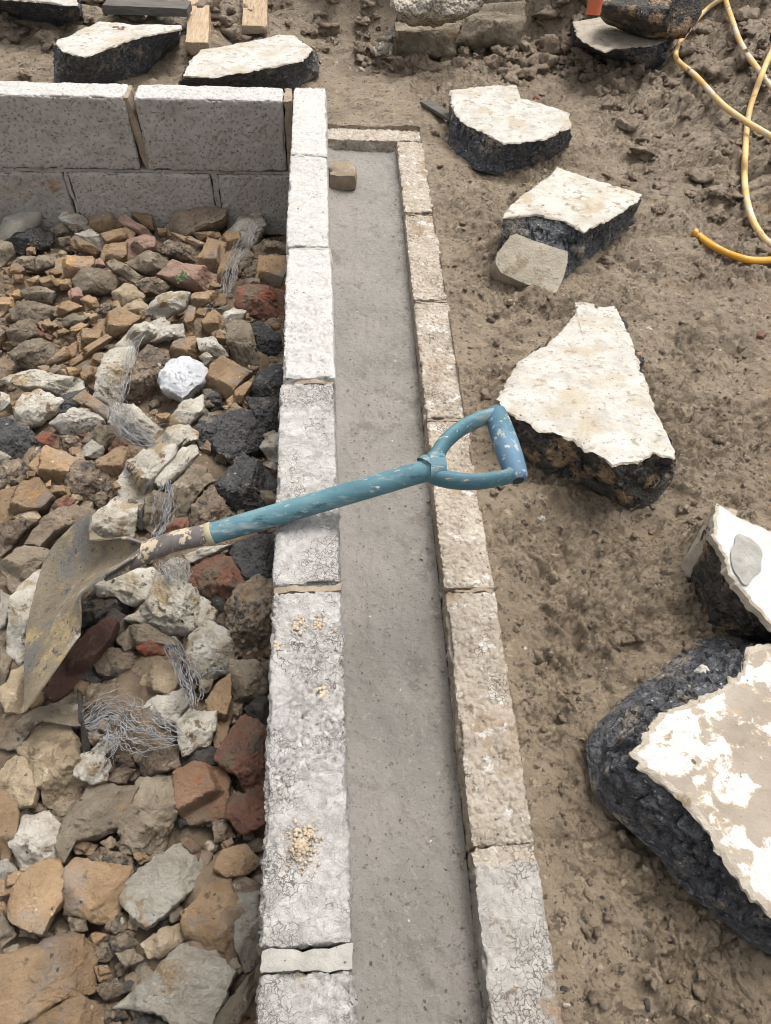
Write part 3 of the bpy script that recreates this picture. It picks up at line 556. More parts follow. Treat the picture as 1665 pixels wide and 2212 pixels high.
A_ = [
 (g_, 35,135, 110,85, 175,95, 180,150, 150,190, 60,240, 0,240, 0,180), (bk, 55,245, 170,180, 235,210, 240,250, 110,298, 60,285), (bk, 140,245, 200,230, 235,265, 190,288, 140,275),
 (pa, 280,130, 310,98, 400,140, 430,185, 390,190, 300,155), (b_, 430,150, 470,95, 540,85, 570,160, 520,215, 440,195), (gb, 325,185, 350,168, 385,190, 355,215), (pa, 360,210, 430,190, 505,260, 470,290, 390,240),
 (b_, 490,230, 590,180, 640,205, 620,235, 520,262), (b_, 335,240, 360,220, 470,295, 440,315, 350,278), (b_, 592,85, 625,58, 720,150, 725,195, 690,190, 600,110), (pk, 570,135, 600,120, 690,190, 760,255, 745,268, 690,235, 580,162),
 (gb, 695,45, 780,25, 815,75, 790,190, 725,200, 705,110), ('mudred', 795,165, 850,95, 1020,65, 1060,130, 1050,175, 930,215, 890,235, 850,262, 815,240), (pk, 600,235, 685,210, 735,245, 735,290, 600,325),
 (b_, 925,215, 1035,203, 1047,227, 950,245), (b_, 945,355, 985,230, 1070,250, 1030,400, 960,395), (b_, 1035,245, 1075,200, 1135,205, 1140,270, 1090,302), (b_, 1035,420, 1060,310, 1098,300, 1082,450, 1045,452),
 (pa, 1080,200, 1150,125, 1230,95, 1255,170, 1215,270, 1150,262), (gb, 1138,345, 1170,280, 1202,310, 1190,367, 1145,387), (mr, 1205,270, 1260,240, 1362,260, 1362,312, 1230,312), (b_, 1215,430, 1235,310, 1355,320, 1365,400, 1330,465, 1235,460),
 (b_, 1328,390, 1362,383, 1362,472, 1335,477), (rd, 1120,570, 1140,470, 1180,457, 1357,470, 1352,652, 1200,602), (gb, 595,345, 700,295, 792,330, 787,377, 690,392), (pk, 760,395, 820,325, 1020,400, 1040,440, 960,482, 830,437),
 (mr, 735,280, 830,250, 960,285, 940,342, 830,322), (b_, 480,310, 500,260, 597,260, 597,332, 560,357, 500,347), (b_, 262,330, 300,310, 437,325, 442,375, 400,427, 268,417), (gb, 168,330, 260,303, 267,377, 170,382), (gb, 60,345, 130,316, 177,335, 172,382, 75,372),
 (gb, 346,430, 390,378, 510,383, 547,430, 530,483, 390,492), (gb, 508,350, 545,333, 662,405, 640,442, 540,392), (gb, 0,245, 50,255, 70,310, 0,362), (gb, 98,480, 170,463, 252,490, 237,532, 130,532), (gb, 43,560, 130,533, 247,560, 252,600, 170,652, 60,612),
 (b_, 0,518, 57,520, 62,562, 0,602), (t_, 533,480, 610,438, 682,500, 660,532, 590,572, 545,522), (t_, 578,560, 660,518, 712,580, 660,622, 600,602), (b_, 448,650, 560,563, 662,620, 600,682, 500,702), (mr, 643,440, 740,413, 802,460, 770,502, 690,502),
 (b_, 888,525, 930,488, 1067,495, 1062,542, 920,562), (b_, 978,465, 1010,443, 1062,470, 1000,483), (wh, 690,580, 740,515, 810,490, 892,500, 870,562, 760,607), (wh, 548,735, 640,650, 760,608, 792,640, 700,712, 610,747), (pa, 780,640, 862,640, 872,700, 790,712, 735,722),
 (wh, 455,980, 490,780, 530,750, 620,750, 632,800, 590,950, 560,1012, 450,992), (mr, 590,990, 640,800, 700,733, 770,770, 802,830, 775,860, 802,1000, 690,1037), ('plaster', 760,890, 800,815, 890,788, 977,850, 972,920, 870,1007, 770,952),
 (b_, 808,770, 840,718, 920,700, 962,770, 920,807, 830,812), (wh, 938,710, 1010,703, 1082,790, 1010,792, 955,767), (b_, 963,930, 1000,830, 1050,793, 1182,880, 1080,1002, 975,947), (b_, 1078,1002, 1170,920, 1197,930, 1150,1012, 1100,1027),
 (gb, 1073,640, 1130,613, 1190,640, 1217,760, 1242,850, 1200,882, 1130,832, 1090,742), (bk, 1188,640, 1240,618, 1322,690, 1337,760, 1260,832, 1215,772), (b_, 963,640, 1010,568, 1062,610, 1047,682, 990,692), (pa, 1063,592, 1110,558, 1167,590, 1150,627, 1060,660),
 ('brown', 868,660, 895,558, 927,565, 912,692, 870,702), (b_, 1008,690, 1050,678, 1082,740, 1030,737), (bk, 1188,960, 1240,860, 1342,830, 1342,960, 1290,1012, 1210,1002), (wh, 948,800, 985,783, 1012,805, 975,837), (b_, 333,815, 500,693, 522,715, 420,792, 350,832),
 (b_, 363,690, 400,663, 477,680, 472,732, 380,767), (b_, 223,845, 300,758, 362,723, 352,790, 290,822), (gb, 43,770, 120,713, 232,720, 247,780, 180,862, 80,832), (gb, 28,680, 70,633, 152,625, 167,690, 60,742), (rd, 163,658, 247,715, 237,727, 180,697),
 (b_, 288,700, 380,638, 412,655, 340,712), (b_, 428,830, 450,783, 492,790, 472,852), (b_, 383,880, 400,838, 467,850, 442,952, 400,922), (b_, 208,880, 260,838, 302,890, 240,907), (wh, 13,900, 130,858, 360,900, 392,950, 330,982, 200,962, 100,937),
 (wh, 58,1040, 110,968, 200,963, 282,1000, 240,1062, 180,1112, 120,1122), (bk, 280,990, 400,948, 392,1040, 300,1082, 250,1062), (b_, 348,1000, 400,958, 522,1060, 502,1112, 420,1042), (pa, 238,1110, 330,1058, 400,1040, 470,1060, 482,1110, 380,1167, 300,1152),
 (rd, 378,1040, 440,1028, 492,1090, 450,1132), (pa, 513,1100, 550,1013, 630,1018, 772,1150, 720,1191, 600,1162), (wh, 813,1090, 860,1018, 957,978, 962,1060, 900,1122, 820,1132), (wh, 0,968, 40,978, 52,1030, 0,1052), (bk, 958,950, 1040,958, 1062,1030, 1000,1052),
 (b_, 115,440, 180,415, 200,455, 130,470), (b_, 180,425, 245,410, 275,455, 215,480), (b_, 10,375, 80,360, 120,400, 60,425), (b_, 215,395, 260,380, 290,410, 240,425), (b_, 280,440, 330,430, 340,470, 290,480), (pk, 320,490, 370,470, 400,530, 350,560), (b_, 240,560, 330,535, 385,570, 320,600, 260,600),
 (gb, 290,620, 350,590, 415,625, 380,655, 310,660), (b_, 60,410, 110,415, 105,450, 55,450), (b_, 40,500, 85,480, 110,520, 60,535), (b_, 180,640, 230,620, 250,660, 200,675), (b_, 400,590, 460,600, 465,640, 420,640), (b_, 180,850, 230,845, 240,880, 195,890), (b_, 290,860, 340,850, 385,880, 330,900),
 (b_, 560,620, 600,600, 640,640, 600,655), (mr, 440,560, 530,540, 545,590, 470,610), (b_, 395,525, 450,515, 470,560, 410,575), (pk, 385,530, 420,505, 460,540, 420,570), (b_, 525,540, 560,535, 575,575, 540,585), (b_, 250,690, 300,665, 330,690, 270,712), (b_, 740,1080, 790,1070, 800,1110, 750,1115),
 (b_, 130,285, 160,280, 165,310, 125,312), (gb, 235,190, 290,170, 325,205, 270,220), (gb, 275,235, 330,225, 345,265, 290,270), (pk, 440,350, 480,335, 500,375, 450,380), (b_, 815,205, 905,232, 985,275, 930,280), (b_, 750,190, 800,195, 810,225, 760,225), (gb, 1165,390, 1215,350, 1215,430, 1170,430), (gb, 1160,430, 1230,430, 1235,460, 1170,460),
]
B_ = [
 (bk, 0,90, 60,70, 190,190, 217,237, 150,337, 0,312), (rd, 193,200, 230,168, 322,200, 312,262, 240,242), (b_, 158,350, 250,243, 427,325, 330,477, 250,432), (gb, 458,215, 560,123, 672,150, 650,202, 580,257, 500,227), (rd, 600,262, 660,188, 702,240, 620,283),
 (g_, 448,280, 510,218, 572,270, 552,322, 470,312), (b_, 538,330, 660,253, 742,300, 737,332, 620,452, 560,402), (mr, 358,440, 420,348, 510,318, 622,440, 602,532, 430,542), (wh, 638,440, 720,338, 880,258, 962,258, 967,312, 870,422, 850,482, 770,587, 680,542),
 (wh, 873,462, 920,368, 1000,258, 1082,238, 1082,292, 1000,402, 920,472), (wh, 863,217, 940,148, 1040,128, 1057,165, 980,262, 890,247), (wh, 998,222, 1060,158, 1102,170, 1092,217, 1010,252), (bk, 1088,150, 1130,68, 1190,60, 1202,160, 1190,312, 1090,292),
 (bk, 1198,100, 1290,28, 1400,50, 1482,130, 1442,252, 1290,342, 1200,272), (bk, 1370,-20, 1560,-20, 1560,172, 1490,172, 1400,50), (pa, 1448,262, 1490,188, 1560,170, 1556,332, 1500,322), (bk, 1178,502, 1340,273, 1545,440, 1460,592, 1250,602), (gb, 923,642, 960,458, 1070,338, 1142,360, 1132,452, 1010,652),
 (mr, 1043,712, 1080,578, 1170,468, 1262,600, 1252,652, 1100,722), (gb, 798,692, 810,538, 850,498, 952,530, 932,642, 850,722), (wh, 478,782, 490,680, 570,588, 640,543, 752,590, 722,742, 600,782), (rd, 903,692, 970,648, 1030,648, 1037,722, 930,752), (b_, 0,490, 200,433, 287,540, 230,602, 100,622, 0,672),
 (mr, 0,340, 100,328, 167,390, 120,442, 0,472), (b_, 233,482, 280,443, 284,497), (b_, 278,522, 300,468, 382,480, 382,522), (rd, 285,580, 350,528, 417,545, 350,602, 270,627), ('mudred', 148,772, 260,638, 400,568, 502,590, 502,642, 300,742, 240,802), (mr, 0,700, 120,658, 142,720, 60,802, 0,852),
 (t_, 78,642, 190,603, 227,660, 150,702), (gb, 8,902, 110,808, 240,818, 262,870, 190,952, 60,1052), (wh, 45,1200, 80,1038, 190,938, 232,940, 215,1110, 180,1380, 100,1432, 28,1382), (g_, 0,1060, 60,1100, 32,1240, 0,1262), (bk, 1278,832, 1320,778, 1525,738, 1525,982, 1480,1002, 1370,992),
 (rd, 1043,932, 1190,848, 1280,858, 1382,1020, 1300,1077, 1220,1092, 1060,1042), (wh, 533,1022, 680,948, 830,923, 862,970, 820,1082, 720,1122, 650,1082, 560,1072), (wh, 713,1192, 830,1100, 870,968, 1080,1048, 1182,1150, 1150,1202, 1060,1272, 920,1277, 830,1222),
 (mr, 1268,1152, 1330,1048, 1430,1003, 1515,1040, 1515,1382, 1480,1462, 1310,1422, 1260,1262), (g_, 868,952, 950,878, 1042,900, 1042,1012, 960,1012), (pa, 1018,852, 1130,818, 1270,808, 1180,852, 1060,892), (dk, 448,1122, 540,1028, 700,1120, 722,1190, 560,1232, 450,1242),
 (mr, 330,200, 400,190, 460,230, 430,280, 360,270), (mr, 500,540, 560,500, 600,540, 560,600), (dk, 740,680, 800,570, 815,690, 790,720), (mr, 330,760, 420,700, 480,740, 450,800), (b_, 620,460, 660,450, 670,500, 640,510), (mr, 620,470, 680,470, 690,520, 640,520), (gb, 1080,440, 1160,400, 1190,450, 1120,490), (b_, 895,80, 940,70, 945,110, 905,115), (b_, 150,390, 200,400, 190,440, 150,430), (t_, 420,300, 460,290, 470,340, 425,340), (dk, 1170,1060, 1250,1060, 1260,1180, 1180,1150),
]
C_ = [
 ('darkred', 248,482, 330,348, 480,178, 590,108, 637,140, 602,242, 450,422, 310,527), (dk, 500,60, 600,43, 742,100, 700,172, 640,192, 540,112), (gb, 648,202, 720,138, 820,128, 972,190, 962,242, 760,242, 700,262), (rd, 743,242, 800,220, 912,230, 907,292, 800,297),
 (mr, 538,352, 600,258, 740,278, 812,350, 760,482, 640,432, 560,402), (t_, 778,442, 840,308, 980,338, 1017,440, 940,522, 840,492), (wh, 1033,352, 1050,188, 1150,103, 1252,170, 1287,270, 1272,362, 1100,412), (gb, 1263,422, 1290,338, 1430,338, 1492,440, 1442,522, 1300,532),
 (dk, 1358,592, 1430,528, 1495,525, 1490,702, 1400,652), (b_, 1148,562, 1210,468, 1272,428, 1282,602, 1252,742, 1190,802, 1160,602), (wh, 983,662, 1050,598, 1192,620, 1192,692, 1150,782, 1020,837), (pa, 768,612, 850,538, 1012,503, 1032,570, 980,682, 880,682), (mr, 438,542, 560,468, 682,470, 682,562, 560,642, 470,642),
 (rd, 1203,882, 1290,718, 1350,658, 1485,720, 1480,1082, 1380,1102, 1320,962, 1240,922), (dk, 988,862, 1120,798, 1217,830, 1202,902, 1030,922), (mr, 743,852, 830,798, 980,848, 992,932, 800,972), ('brownred', 968,962, 1080,908, 1230,918, 1262,990, 1232,1182, 1060,1217, 985,1142),
 (wh, 408,912, 450,848, 540,838, 597,890, 582,982, 500,1007, 415,967), (wh, 508,832, 600,738, 662,780, 575,855), (t_, 93,812, 180,698, 280,638, 400,758, 442,900, 487,1010, 430,1112, 370,1157, 240,1112, 205,992, 130,902), (t_, 0,930, 80,863, 152,910, 207,1040, 180,1132, 90,1132, 0,1052),
 (gb, 0,802, 60,688, 200,608, 410,508, 432,692, 400,702, 290,642, 180,702, 95,802), (t_, 0,520, 50,398, 135,348, 135,592, 40,617), (gb, 0,270, 60,328, 42,390, 0,502), (gb, 318,1292, 370,1188, 470,1038, 620,1008, 742,1050, 700,1152, 640,1272, 520,1312, 400,1342, 370,1442, 330,1392),
 (gb, 678,1182, 760,998, 880,968, 977,980, 982,1152, 940,1262, 860,1432, 780,1392, 690,1332), (rd, 1248,1202, 1300,1058, 1380,1098, 1462,1130, 1457,1232, 1350,1292, 1280,1212), (mr, 578,962, 680,928, 742,940, 690,1012, 610,1007), (dk, 423,500, 447,520, 492,800, 455,837), (dk, 438,482, 520,418, 587,420, 540,462),
 (mr, 640,860, 740,850, 740,920, 660,940), (gb, 1100,430, 1180,440, 1160,500, 1110,520), (mr, 1290,540, 1350,560, 1330,660, 1280,680), (dk, 960,250, 1030,230, 1040,290, 980,300), (mr, 690,520, 780,500, 800,560, 720,580), (dk, 430,430, 500,390, 560,400, 470,470), (dk, 1190,120, 1260,130, 1270,240, 1240,180), (mr, 590,690, 640,690, 640,740, 600,740),
]
D_ = [
 (b_, 0,-40, 90,-10, 107,100, 80,232, 40,322, 0,332), (pa, 63,232, 130,98, 250,58, 312,140, 312,292, 230,372, 110,382), (b_, 38,602, 120,428, 200,338, 260,328, 357,390, 332,562, 240,712, 80,672), (b_, 353,612, 370,378, 430,333, 702,370, 692,452, 620,672),
 (g_, 688,542, 700,468, 860,328, 1000,248, 1082,290, 1112,400, 1070,482, 920,612, 820,692, 740,642), (b_, 1013,632, 1100,548, 1180,428, 1260,448, 1307,560, 1302,802, 1260,912, 1110,782, 1040,742), (g_, 1278,462, 1330,448, 1435,520, 1445,862, 1350,922, 1310,802, 1300,562),
 (b_, 1198,372, 1230,288, 1350,243, 1432,330, 1380,402, 1270,427), (g_, 668,1132, 860,958, 960,858, 1050,763, 1100,788, 1282,970, 1222,1112, 1150,1222, 1000,1250, 900,1182, 780,1152), (b_, 0,900, 390,743, 492,850, 512,1052, 330,1112, 170,1222, 0,1302),
 (b_, 148,1252, 420,1088, 532,1150, 562,1302, 200,1322), ('tan', 788,792, 900,718, 990,688, 1032,760, 900,862, 830,862), (b_, 405,250, 440,228, 527,245, 500,297, 420,292), (t_, 553,230, 620,203, 642,240, 600,277), (gb, 638,240, 690,208, 752,280, 690,302), (b_, 743,300, 800,288, 827,330, 770,352),
 (b_, 298,342, 330,288, 357,340, 340,382), (b_, 1228,242, 1280,213, 1302,260, 1250,282), (dk, 978,102, 1010,78, 1042,130, 1000,152), (gb, 0,620, 82,740, 0,812), (mr, 1178,112, 1240,98, 1302,200, 1200,232), (gb, 1148,1245, 1300,1078, 1445,900, 1452,960, 1400,1102, 1300,1260), (rd, 1013,242, 1060,218, 1112,260, 1097,332, 1070,300),
 (dk, 278,172, 320,148, 352,180, 332,242), (b_, 0,440, 100,398, 132,400, 110,492, 0,522), (mr, 488,302, 570,268, 772,318, 762,402, 700,402, 550,362), (dk, 740,1222, 820,1188, 922,1243, 740,1292), (g_, 0,350, 40,328, 92,390, 0,442), (mr, 590,650, 690,620, 740,680, 660,740, 600,720), (gb, 380,650, 470,660, 480,720, 390,730), (b_, 520,920, 590,920, 615,970, 550,1000),
 (mr, 600,760, 700,740, 760,790, 690,840, 620,830), (gb, 110,700, 200,710, 190,760, 110,750), (mr, 520,840, 590,820, 605,880, 540,900), (gb, 640,850, 740,830, 790,880, 700,920), (dk, 1330,400, 1440,390, 1440,450, 1350,450), (gb, 20,830, 90,800, 120,850, 40,880), (mr, 520,1030, 640,1000, 700,1060, 580,1110), (mr, 1050,440, 1120,400, 1150,440, 1080,520), (gb, 930,600, 1000,580, 1020,650, 950,680), (dk, 860,660, 950,640, 960,700, 880,720), (mr, 560,1130, 680,1120, 700,1200, 590,1230), (gb, 1260,910, 1310,880, 1350,940, 1290,980),
]
SPECIAL = {  # (table, index): own label, optional name
 ('A', 0): 'grey concrete lump with black asphalt underside by the return wall', ('A', 12): 'big mud caked brick lump with red streaks against the return wall', ('A', 18): 'long pale stone wrapped in wire mesh beside the corner of the walls',
 ('A', 21): 'squared brown brick half leaning on the inner wall above the red brick', ('A', 23): 'large red brick mass with flaking face against the inner wall', ('A', 25): 'flat pinkish brick lying near the small green weed', ('A', 46): 'upright white slab beside wire mesh and the big grey rock',
 ('A', 47): 'big rough grey boulder between white slab and plaster lump', ('A', 51): 'large brown brick wedge beside the plaster lump', ('A', 53): 'tall grey brown slab with asphalt behind it', ('A', 76): 'pale flat stone with a crumbled red lump on it', ('A', 77): 'pale long stone under the loose wire mesh',
 ('A', 11): 'grey brown slab standing upright against the return wall', ('A', 10): 'long thin pinkish brick slanting between brown bricks',
 ('B', 0): 'large black asphalt slab with grey edge by brown diamond brick', ('B', 2): 'diamond shaped dark brown brick beside the asphalt slab', ('B', 8): 'big cracked white stone leaning over the smaller white ones', ('B', 16): 'asphalt chunk with brown broken rim beside the shovel shaft',
 ('B', 20): 'white stone split by a crack just above the shovel blade', ('B', 27): 'long muddy brick lump with red patch behind the shovel blade', ('B', 31): 'chalky white rock beside the mouth of the shovel blade', ('B', 34): 'large red brown rock below the shovel shaft',
 ('B', 35): 'blue white pointed stone under the shovel socket', ('B', 36): 'big white stone with tan patch below the shovel socket', ('B', 37): 'large crumbly brown rock pressed against the inner wall', ('B', 33): 'square asphalt chunk below the shovel shaft beside the inner wall',
 ('C', 3): 'small red brick piece lying on muddy stone', ('C', 6): 'white cracked rock beside the hanging wire strands', ('C', 10): 'white angular stone at the end of the long wire tangle', ('C', 13): 'large red orange rock against the inner wall', ('C', 17): 'round white stone end below the wire tangle',
 ('C', 19): 'big tan pitted boulder', ('C', 21): 'wide grey brown slab under the shovel tip', ('D', 3): 'flat brown square brick with grey stain next to a rounded brown one', ('D', 4): 'long pale grey concrete slab tilted over red brick', ('D', 5): 'tall pointed brown rock with dark stain',
 ('D', 8): 'large blue grey pointed concrete slab', ('D', 9): 'very large brown sandy brick slab', ('D', 11): 'pinkish gravelly stone beside the blue grey slab', ('D', 6): 'grey concrete slice squeezed between pointed brown rock and inner wall', ('D', 2): 'brown brick with rounded end beside the flat square brick',
}
stones = 0; LAB = []
for tn, tab, zf in (('A', A_, ZA), ('B', B_, ZB), ('C', C_, ZC), ('D', D_, ZD)):
    for i, e in enumerate(tab):
        kind = e[0]; pts = [zf(e[k], e[k+1]) for k in range(1, len(e), 2)]
        ar = np.array(pts); sz = max(np.ptp(ar[:, 0]), np.ptp(ar[:, 1]))
        nm, lb, ct = KL[kind]; st = ST.get(kind, 'rock')
        if tn == 'D' and kind == 'brown' and sz > 55: st = 'flat'
        zo = .012 if sz > 60 else .002
        if kind in ('dark', 'mudrock', 'black'): zo -= .014
        if kind in ('white', 'plaster'): zo += .012
        o, p0, w3, R = rock(nm, pts, kind, zo, 1000+stones*7, st, a=.55 if tn in 'AB' else .4, rough={'mudrock': .09, 'mudred': .08, 'black': .06, 'plaster': .03}.get(kind))
        o.location = Vector(p0); stones += 1
        s = SPECIAL.get((tn, i))
        if s: tag(o, s, ct)
        elif kind in ('plaster', 'darkred', 'brownred'): tag(o, lb, ct)
        LAB.append((o, p0, R, kind, s, tn, i))
frng = random.Random(2024); placed = [(q[1], q[2]) for q in LAB]; added = 0; tries = 0
while added < 150 and tries < 6000:
    tries += 1; fx, fy = frng.uniform(0, 600), frng.uniform(470, 2190)
    g_p = U(fx, fy, -.05); 
    if g_p[0] > -.13 or g_p[1] > 2.17: continue
    sz_ = frng.uniform(.010, .021) if frng.random() < .7 else frng.uniform(.018, .028)
    if any(math.hypot(q[0]-g_p[0], q[1]-g_p[1]) < (R_*.72+sz_*.55) for q, R_ in placed): continue
    kind = frng.choice(['brown']*6+['greybrown']*4+['tan', 'pale', 'mudrock', 'mudrock', 'red']) if fy < 1000 else frng.choice(['greybrown']*4+['brown']*2+['mudrock']*3+['tan', 'pale', 'grey', 'dark'])
    pr = sz_*1492/np.linalg.norm(CAM_P-g_p); n_ = frng.choice((4, 4, 5, 6)); a0 = frng.uniform(0, 6.28); el = frng.uniform(.55, .95)
    pp = []
    for k in range(n_):
        an = 6.28*(k+frng.uniform(-.18, .18))/n_; ux, uy = math.cos(an)*1.25, math.sin(an)*el*1.1; pp.append((fx+pr*(ux*math.cos(a0)-uy*math.sin(a0)), fy+pr*.8*(ux*math.sin(a0)+uy*math.cos(a0))))
    o, p0, w3, R = rock(KL[kind][0], pp, kind, -.018, 5000+added*3, 'brick' if kind in ('brown', 'red') else 'rock', a=.5); o.location = Vector(p0); LAB.append((o, p0, R, kind, None, 'F', added)); placed.append((p0, R)); added += 1
# the same hardcore goes on to the left of the tabled stones
orng = random.Random(314); rest = {}; spots = []; tries = 0
while len(spots) < 120 and tries < 5000:
    tries += 1; ox, oy = orng.uniform(-1.75, -.3), orng.uniform(-.35, 2.15); sz_ = orng.uniform(.02, .05)
    e_ = ray(0, 1105); dd_ = np.array([ox, oy, -.03])-CAM_P; zc_ = dd_@_fw
    if zc_ < .2 or CX+FPX*(dd_@RT)/zc_ > -15 or any(math.hypot(q[0]-ox, q[1]-oy) < (q[2]+sz_)*.85 for q in spots): continue
    spots.append((ox, oy, sz_)); px_, py_ = CX+FPX*(dd_@RT)/zc_, CY-FPX*(dd_@UP)/zc_; pr = sz_*FPX/np.linalg.norm(dd_)
    kind = orng.choice(['brown']*4+['greybrown']*4+['white', 'pale', 'mudrock', 'black']); n_ = orng.choice((5, 6, 7)); pp = [(px_+pr*1.2*orng.uniform(.75, 1.1)*math.cos(6.283*k/n_), py_+pr*orng.uniform(.7, 1.0)*math.sin(6.283*k/n_)) for k in range(n_)]
    o, p0, w3, R = rock('tmp', pp, kind, -.005, 8000+len(spots)*3, 'brick' if kind == 'brown' else 'rock', a=.3)
    rest.setdefault(kind, []).append((w3+p0, [tuple(p.vertices) for p in o.data.polygons])); bpy.data.objects.remove(o)
for kind, prt in rest.items():
    V, F = join(prt); obj('rubble_spread', V, F, kind, sharp=48, kind='stuff', label='rest of the %s rubble further along the return wall' % {'brown': 'brown brick', 'greybrown': 'grey brown', 'white': 'white', 'pale': 'pale grey', 'mudrock': 'muddy', 'black': 'asphalt'}[kind], cat='rubble')
# every other stone is told by its size, kind and the nearest distinctive stone
SHORT = {('A', 0): 'the grey lump on asphalt by the return wall', ('A', 12): 'the big red streaked brick lump', ('A', 18): 'the wire wrapped pale stone', ('A', 21): 'the squared brown brick half', ('A', 23): 'the large red brick mass', ('A', 25): 'the flat pinkish brick by the weed',
 ('A', 46): 'the upright white slab', ('A', 47): 'the rough grey boulder', ('A', 51): 'the large brown brick wedge', ('A', 53): 'the tall grey brown slab', ('A', 76): 'the pale flat stone with red lump', ('A', 77): 'the pale stone under loose mesh', ('A', 11): 'the slab upright against the return wall', ('A', 48): 'the white plaster lump',
 ('B', 0): 'the large asphalt slab', ('B', 2): 'the diamond shaped brown brick', ('B', 8): 'the big cracked white stone', ('B', 16): 'the brown rimmed asphalt chunk', ('B', 20): 'the split white stone', ('B', 27): 'the long muddy red patched lump', ('B', 31): 'the chalky rock at the shovel mouth', ('B', 34): 'the large red brown rock',
 ('B', 36): 'the big white stone below the socket', ('B', 37): 'the crumbly brown rock by the wall', ('C', 0): 'the long dark red brick', ('C', 6): 'the white cracked rock', ('C', 10): 'the white angular stone', ('C', 13): 'the large red orange rock', ('C', 16): 'the reddish squared brick with chips', ('C', 17): 'the round white stone end',
 ('C', 19): 'the big tan boulder', ('C', 21): 'the wide slab under the shovel tip', ('D', 3): 'the flat square brown brick', ('D', 4): 'the long pale grey slab', ('D', 5): 'the tall pointed brown rock', ('D', 8): 'the blue grey pointed slab', ('D', 9): 'the very large brown brick slab'}
DES = {'brown': 'brown clay brick fragment', 'tan': 'tan sandy stone', 'grey': 'pale grey concrete fragment', 'greybrown': 'grey brown muddy stone', 'mudrock': 'rough mud caked stone', 'white': 'dirty white stone', 'pale': 'pale rough stone', 'red': 'red brick fragment', 'pink': 'pinkish brick fragment', 'mudred': 'red patched muddy brick', 'black': 'black asphalt chunk', 'dark': 'dark slaty stone'}
marks = [(p, SHORT[(a, b)]) for (o, p, R, k, s, a, b) in LAB if (a, b) in SHORT]
for (o, p, R, k, s, a, b) in LAB:
    if 'label' in o.keys(): continue
    nr = sorted(marks, key=lambda m: np.linalg.norm(m[0]-p))[0]; sz = 'small' if R < .024 else ('medium' if R < .042 else 'large')
    tag(o, '%s %s %s %s' % (sz, DES[k], 'beside' if np.linalg.norm(nr[0]-p) < .16 else 'nearest to', nr[1]), KL[k][2], KG[k])
# small hardcore filling the gaps
rng = random.Random(77); pts = []
for k in range(4200):
    x = rng.uniform(-1.25, -.108); y = rng.uniform(-.15, 2.22); pts.append((x, y, float(zr(y))-.054+.026*float(sstep(.9, .3, y))+.018*rng.random()+.02*float(fbm2(np.array([x*6]), np.array([y*6]), 2, 5)[0])))
for mi, mt in enumerate(('brown', 'greybrown', 'mudrock', 'mud_clod')):
    V, F = pebble_cloud(pts[mi::4], .004, .019, rng, .7); obj('rubble_fines', V, F, mt, smooth=False, kind='stuff', label='small %s chips filling gaps in the rubble' % ('brown brick', 'grey brown stone', 'dark muddy', 'earth coloured')[mi], cat='rubble')

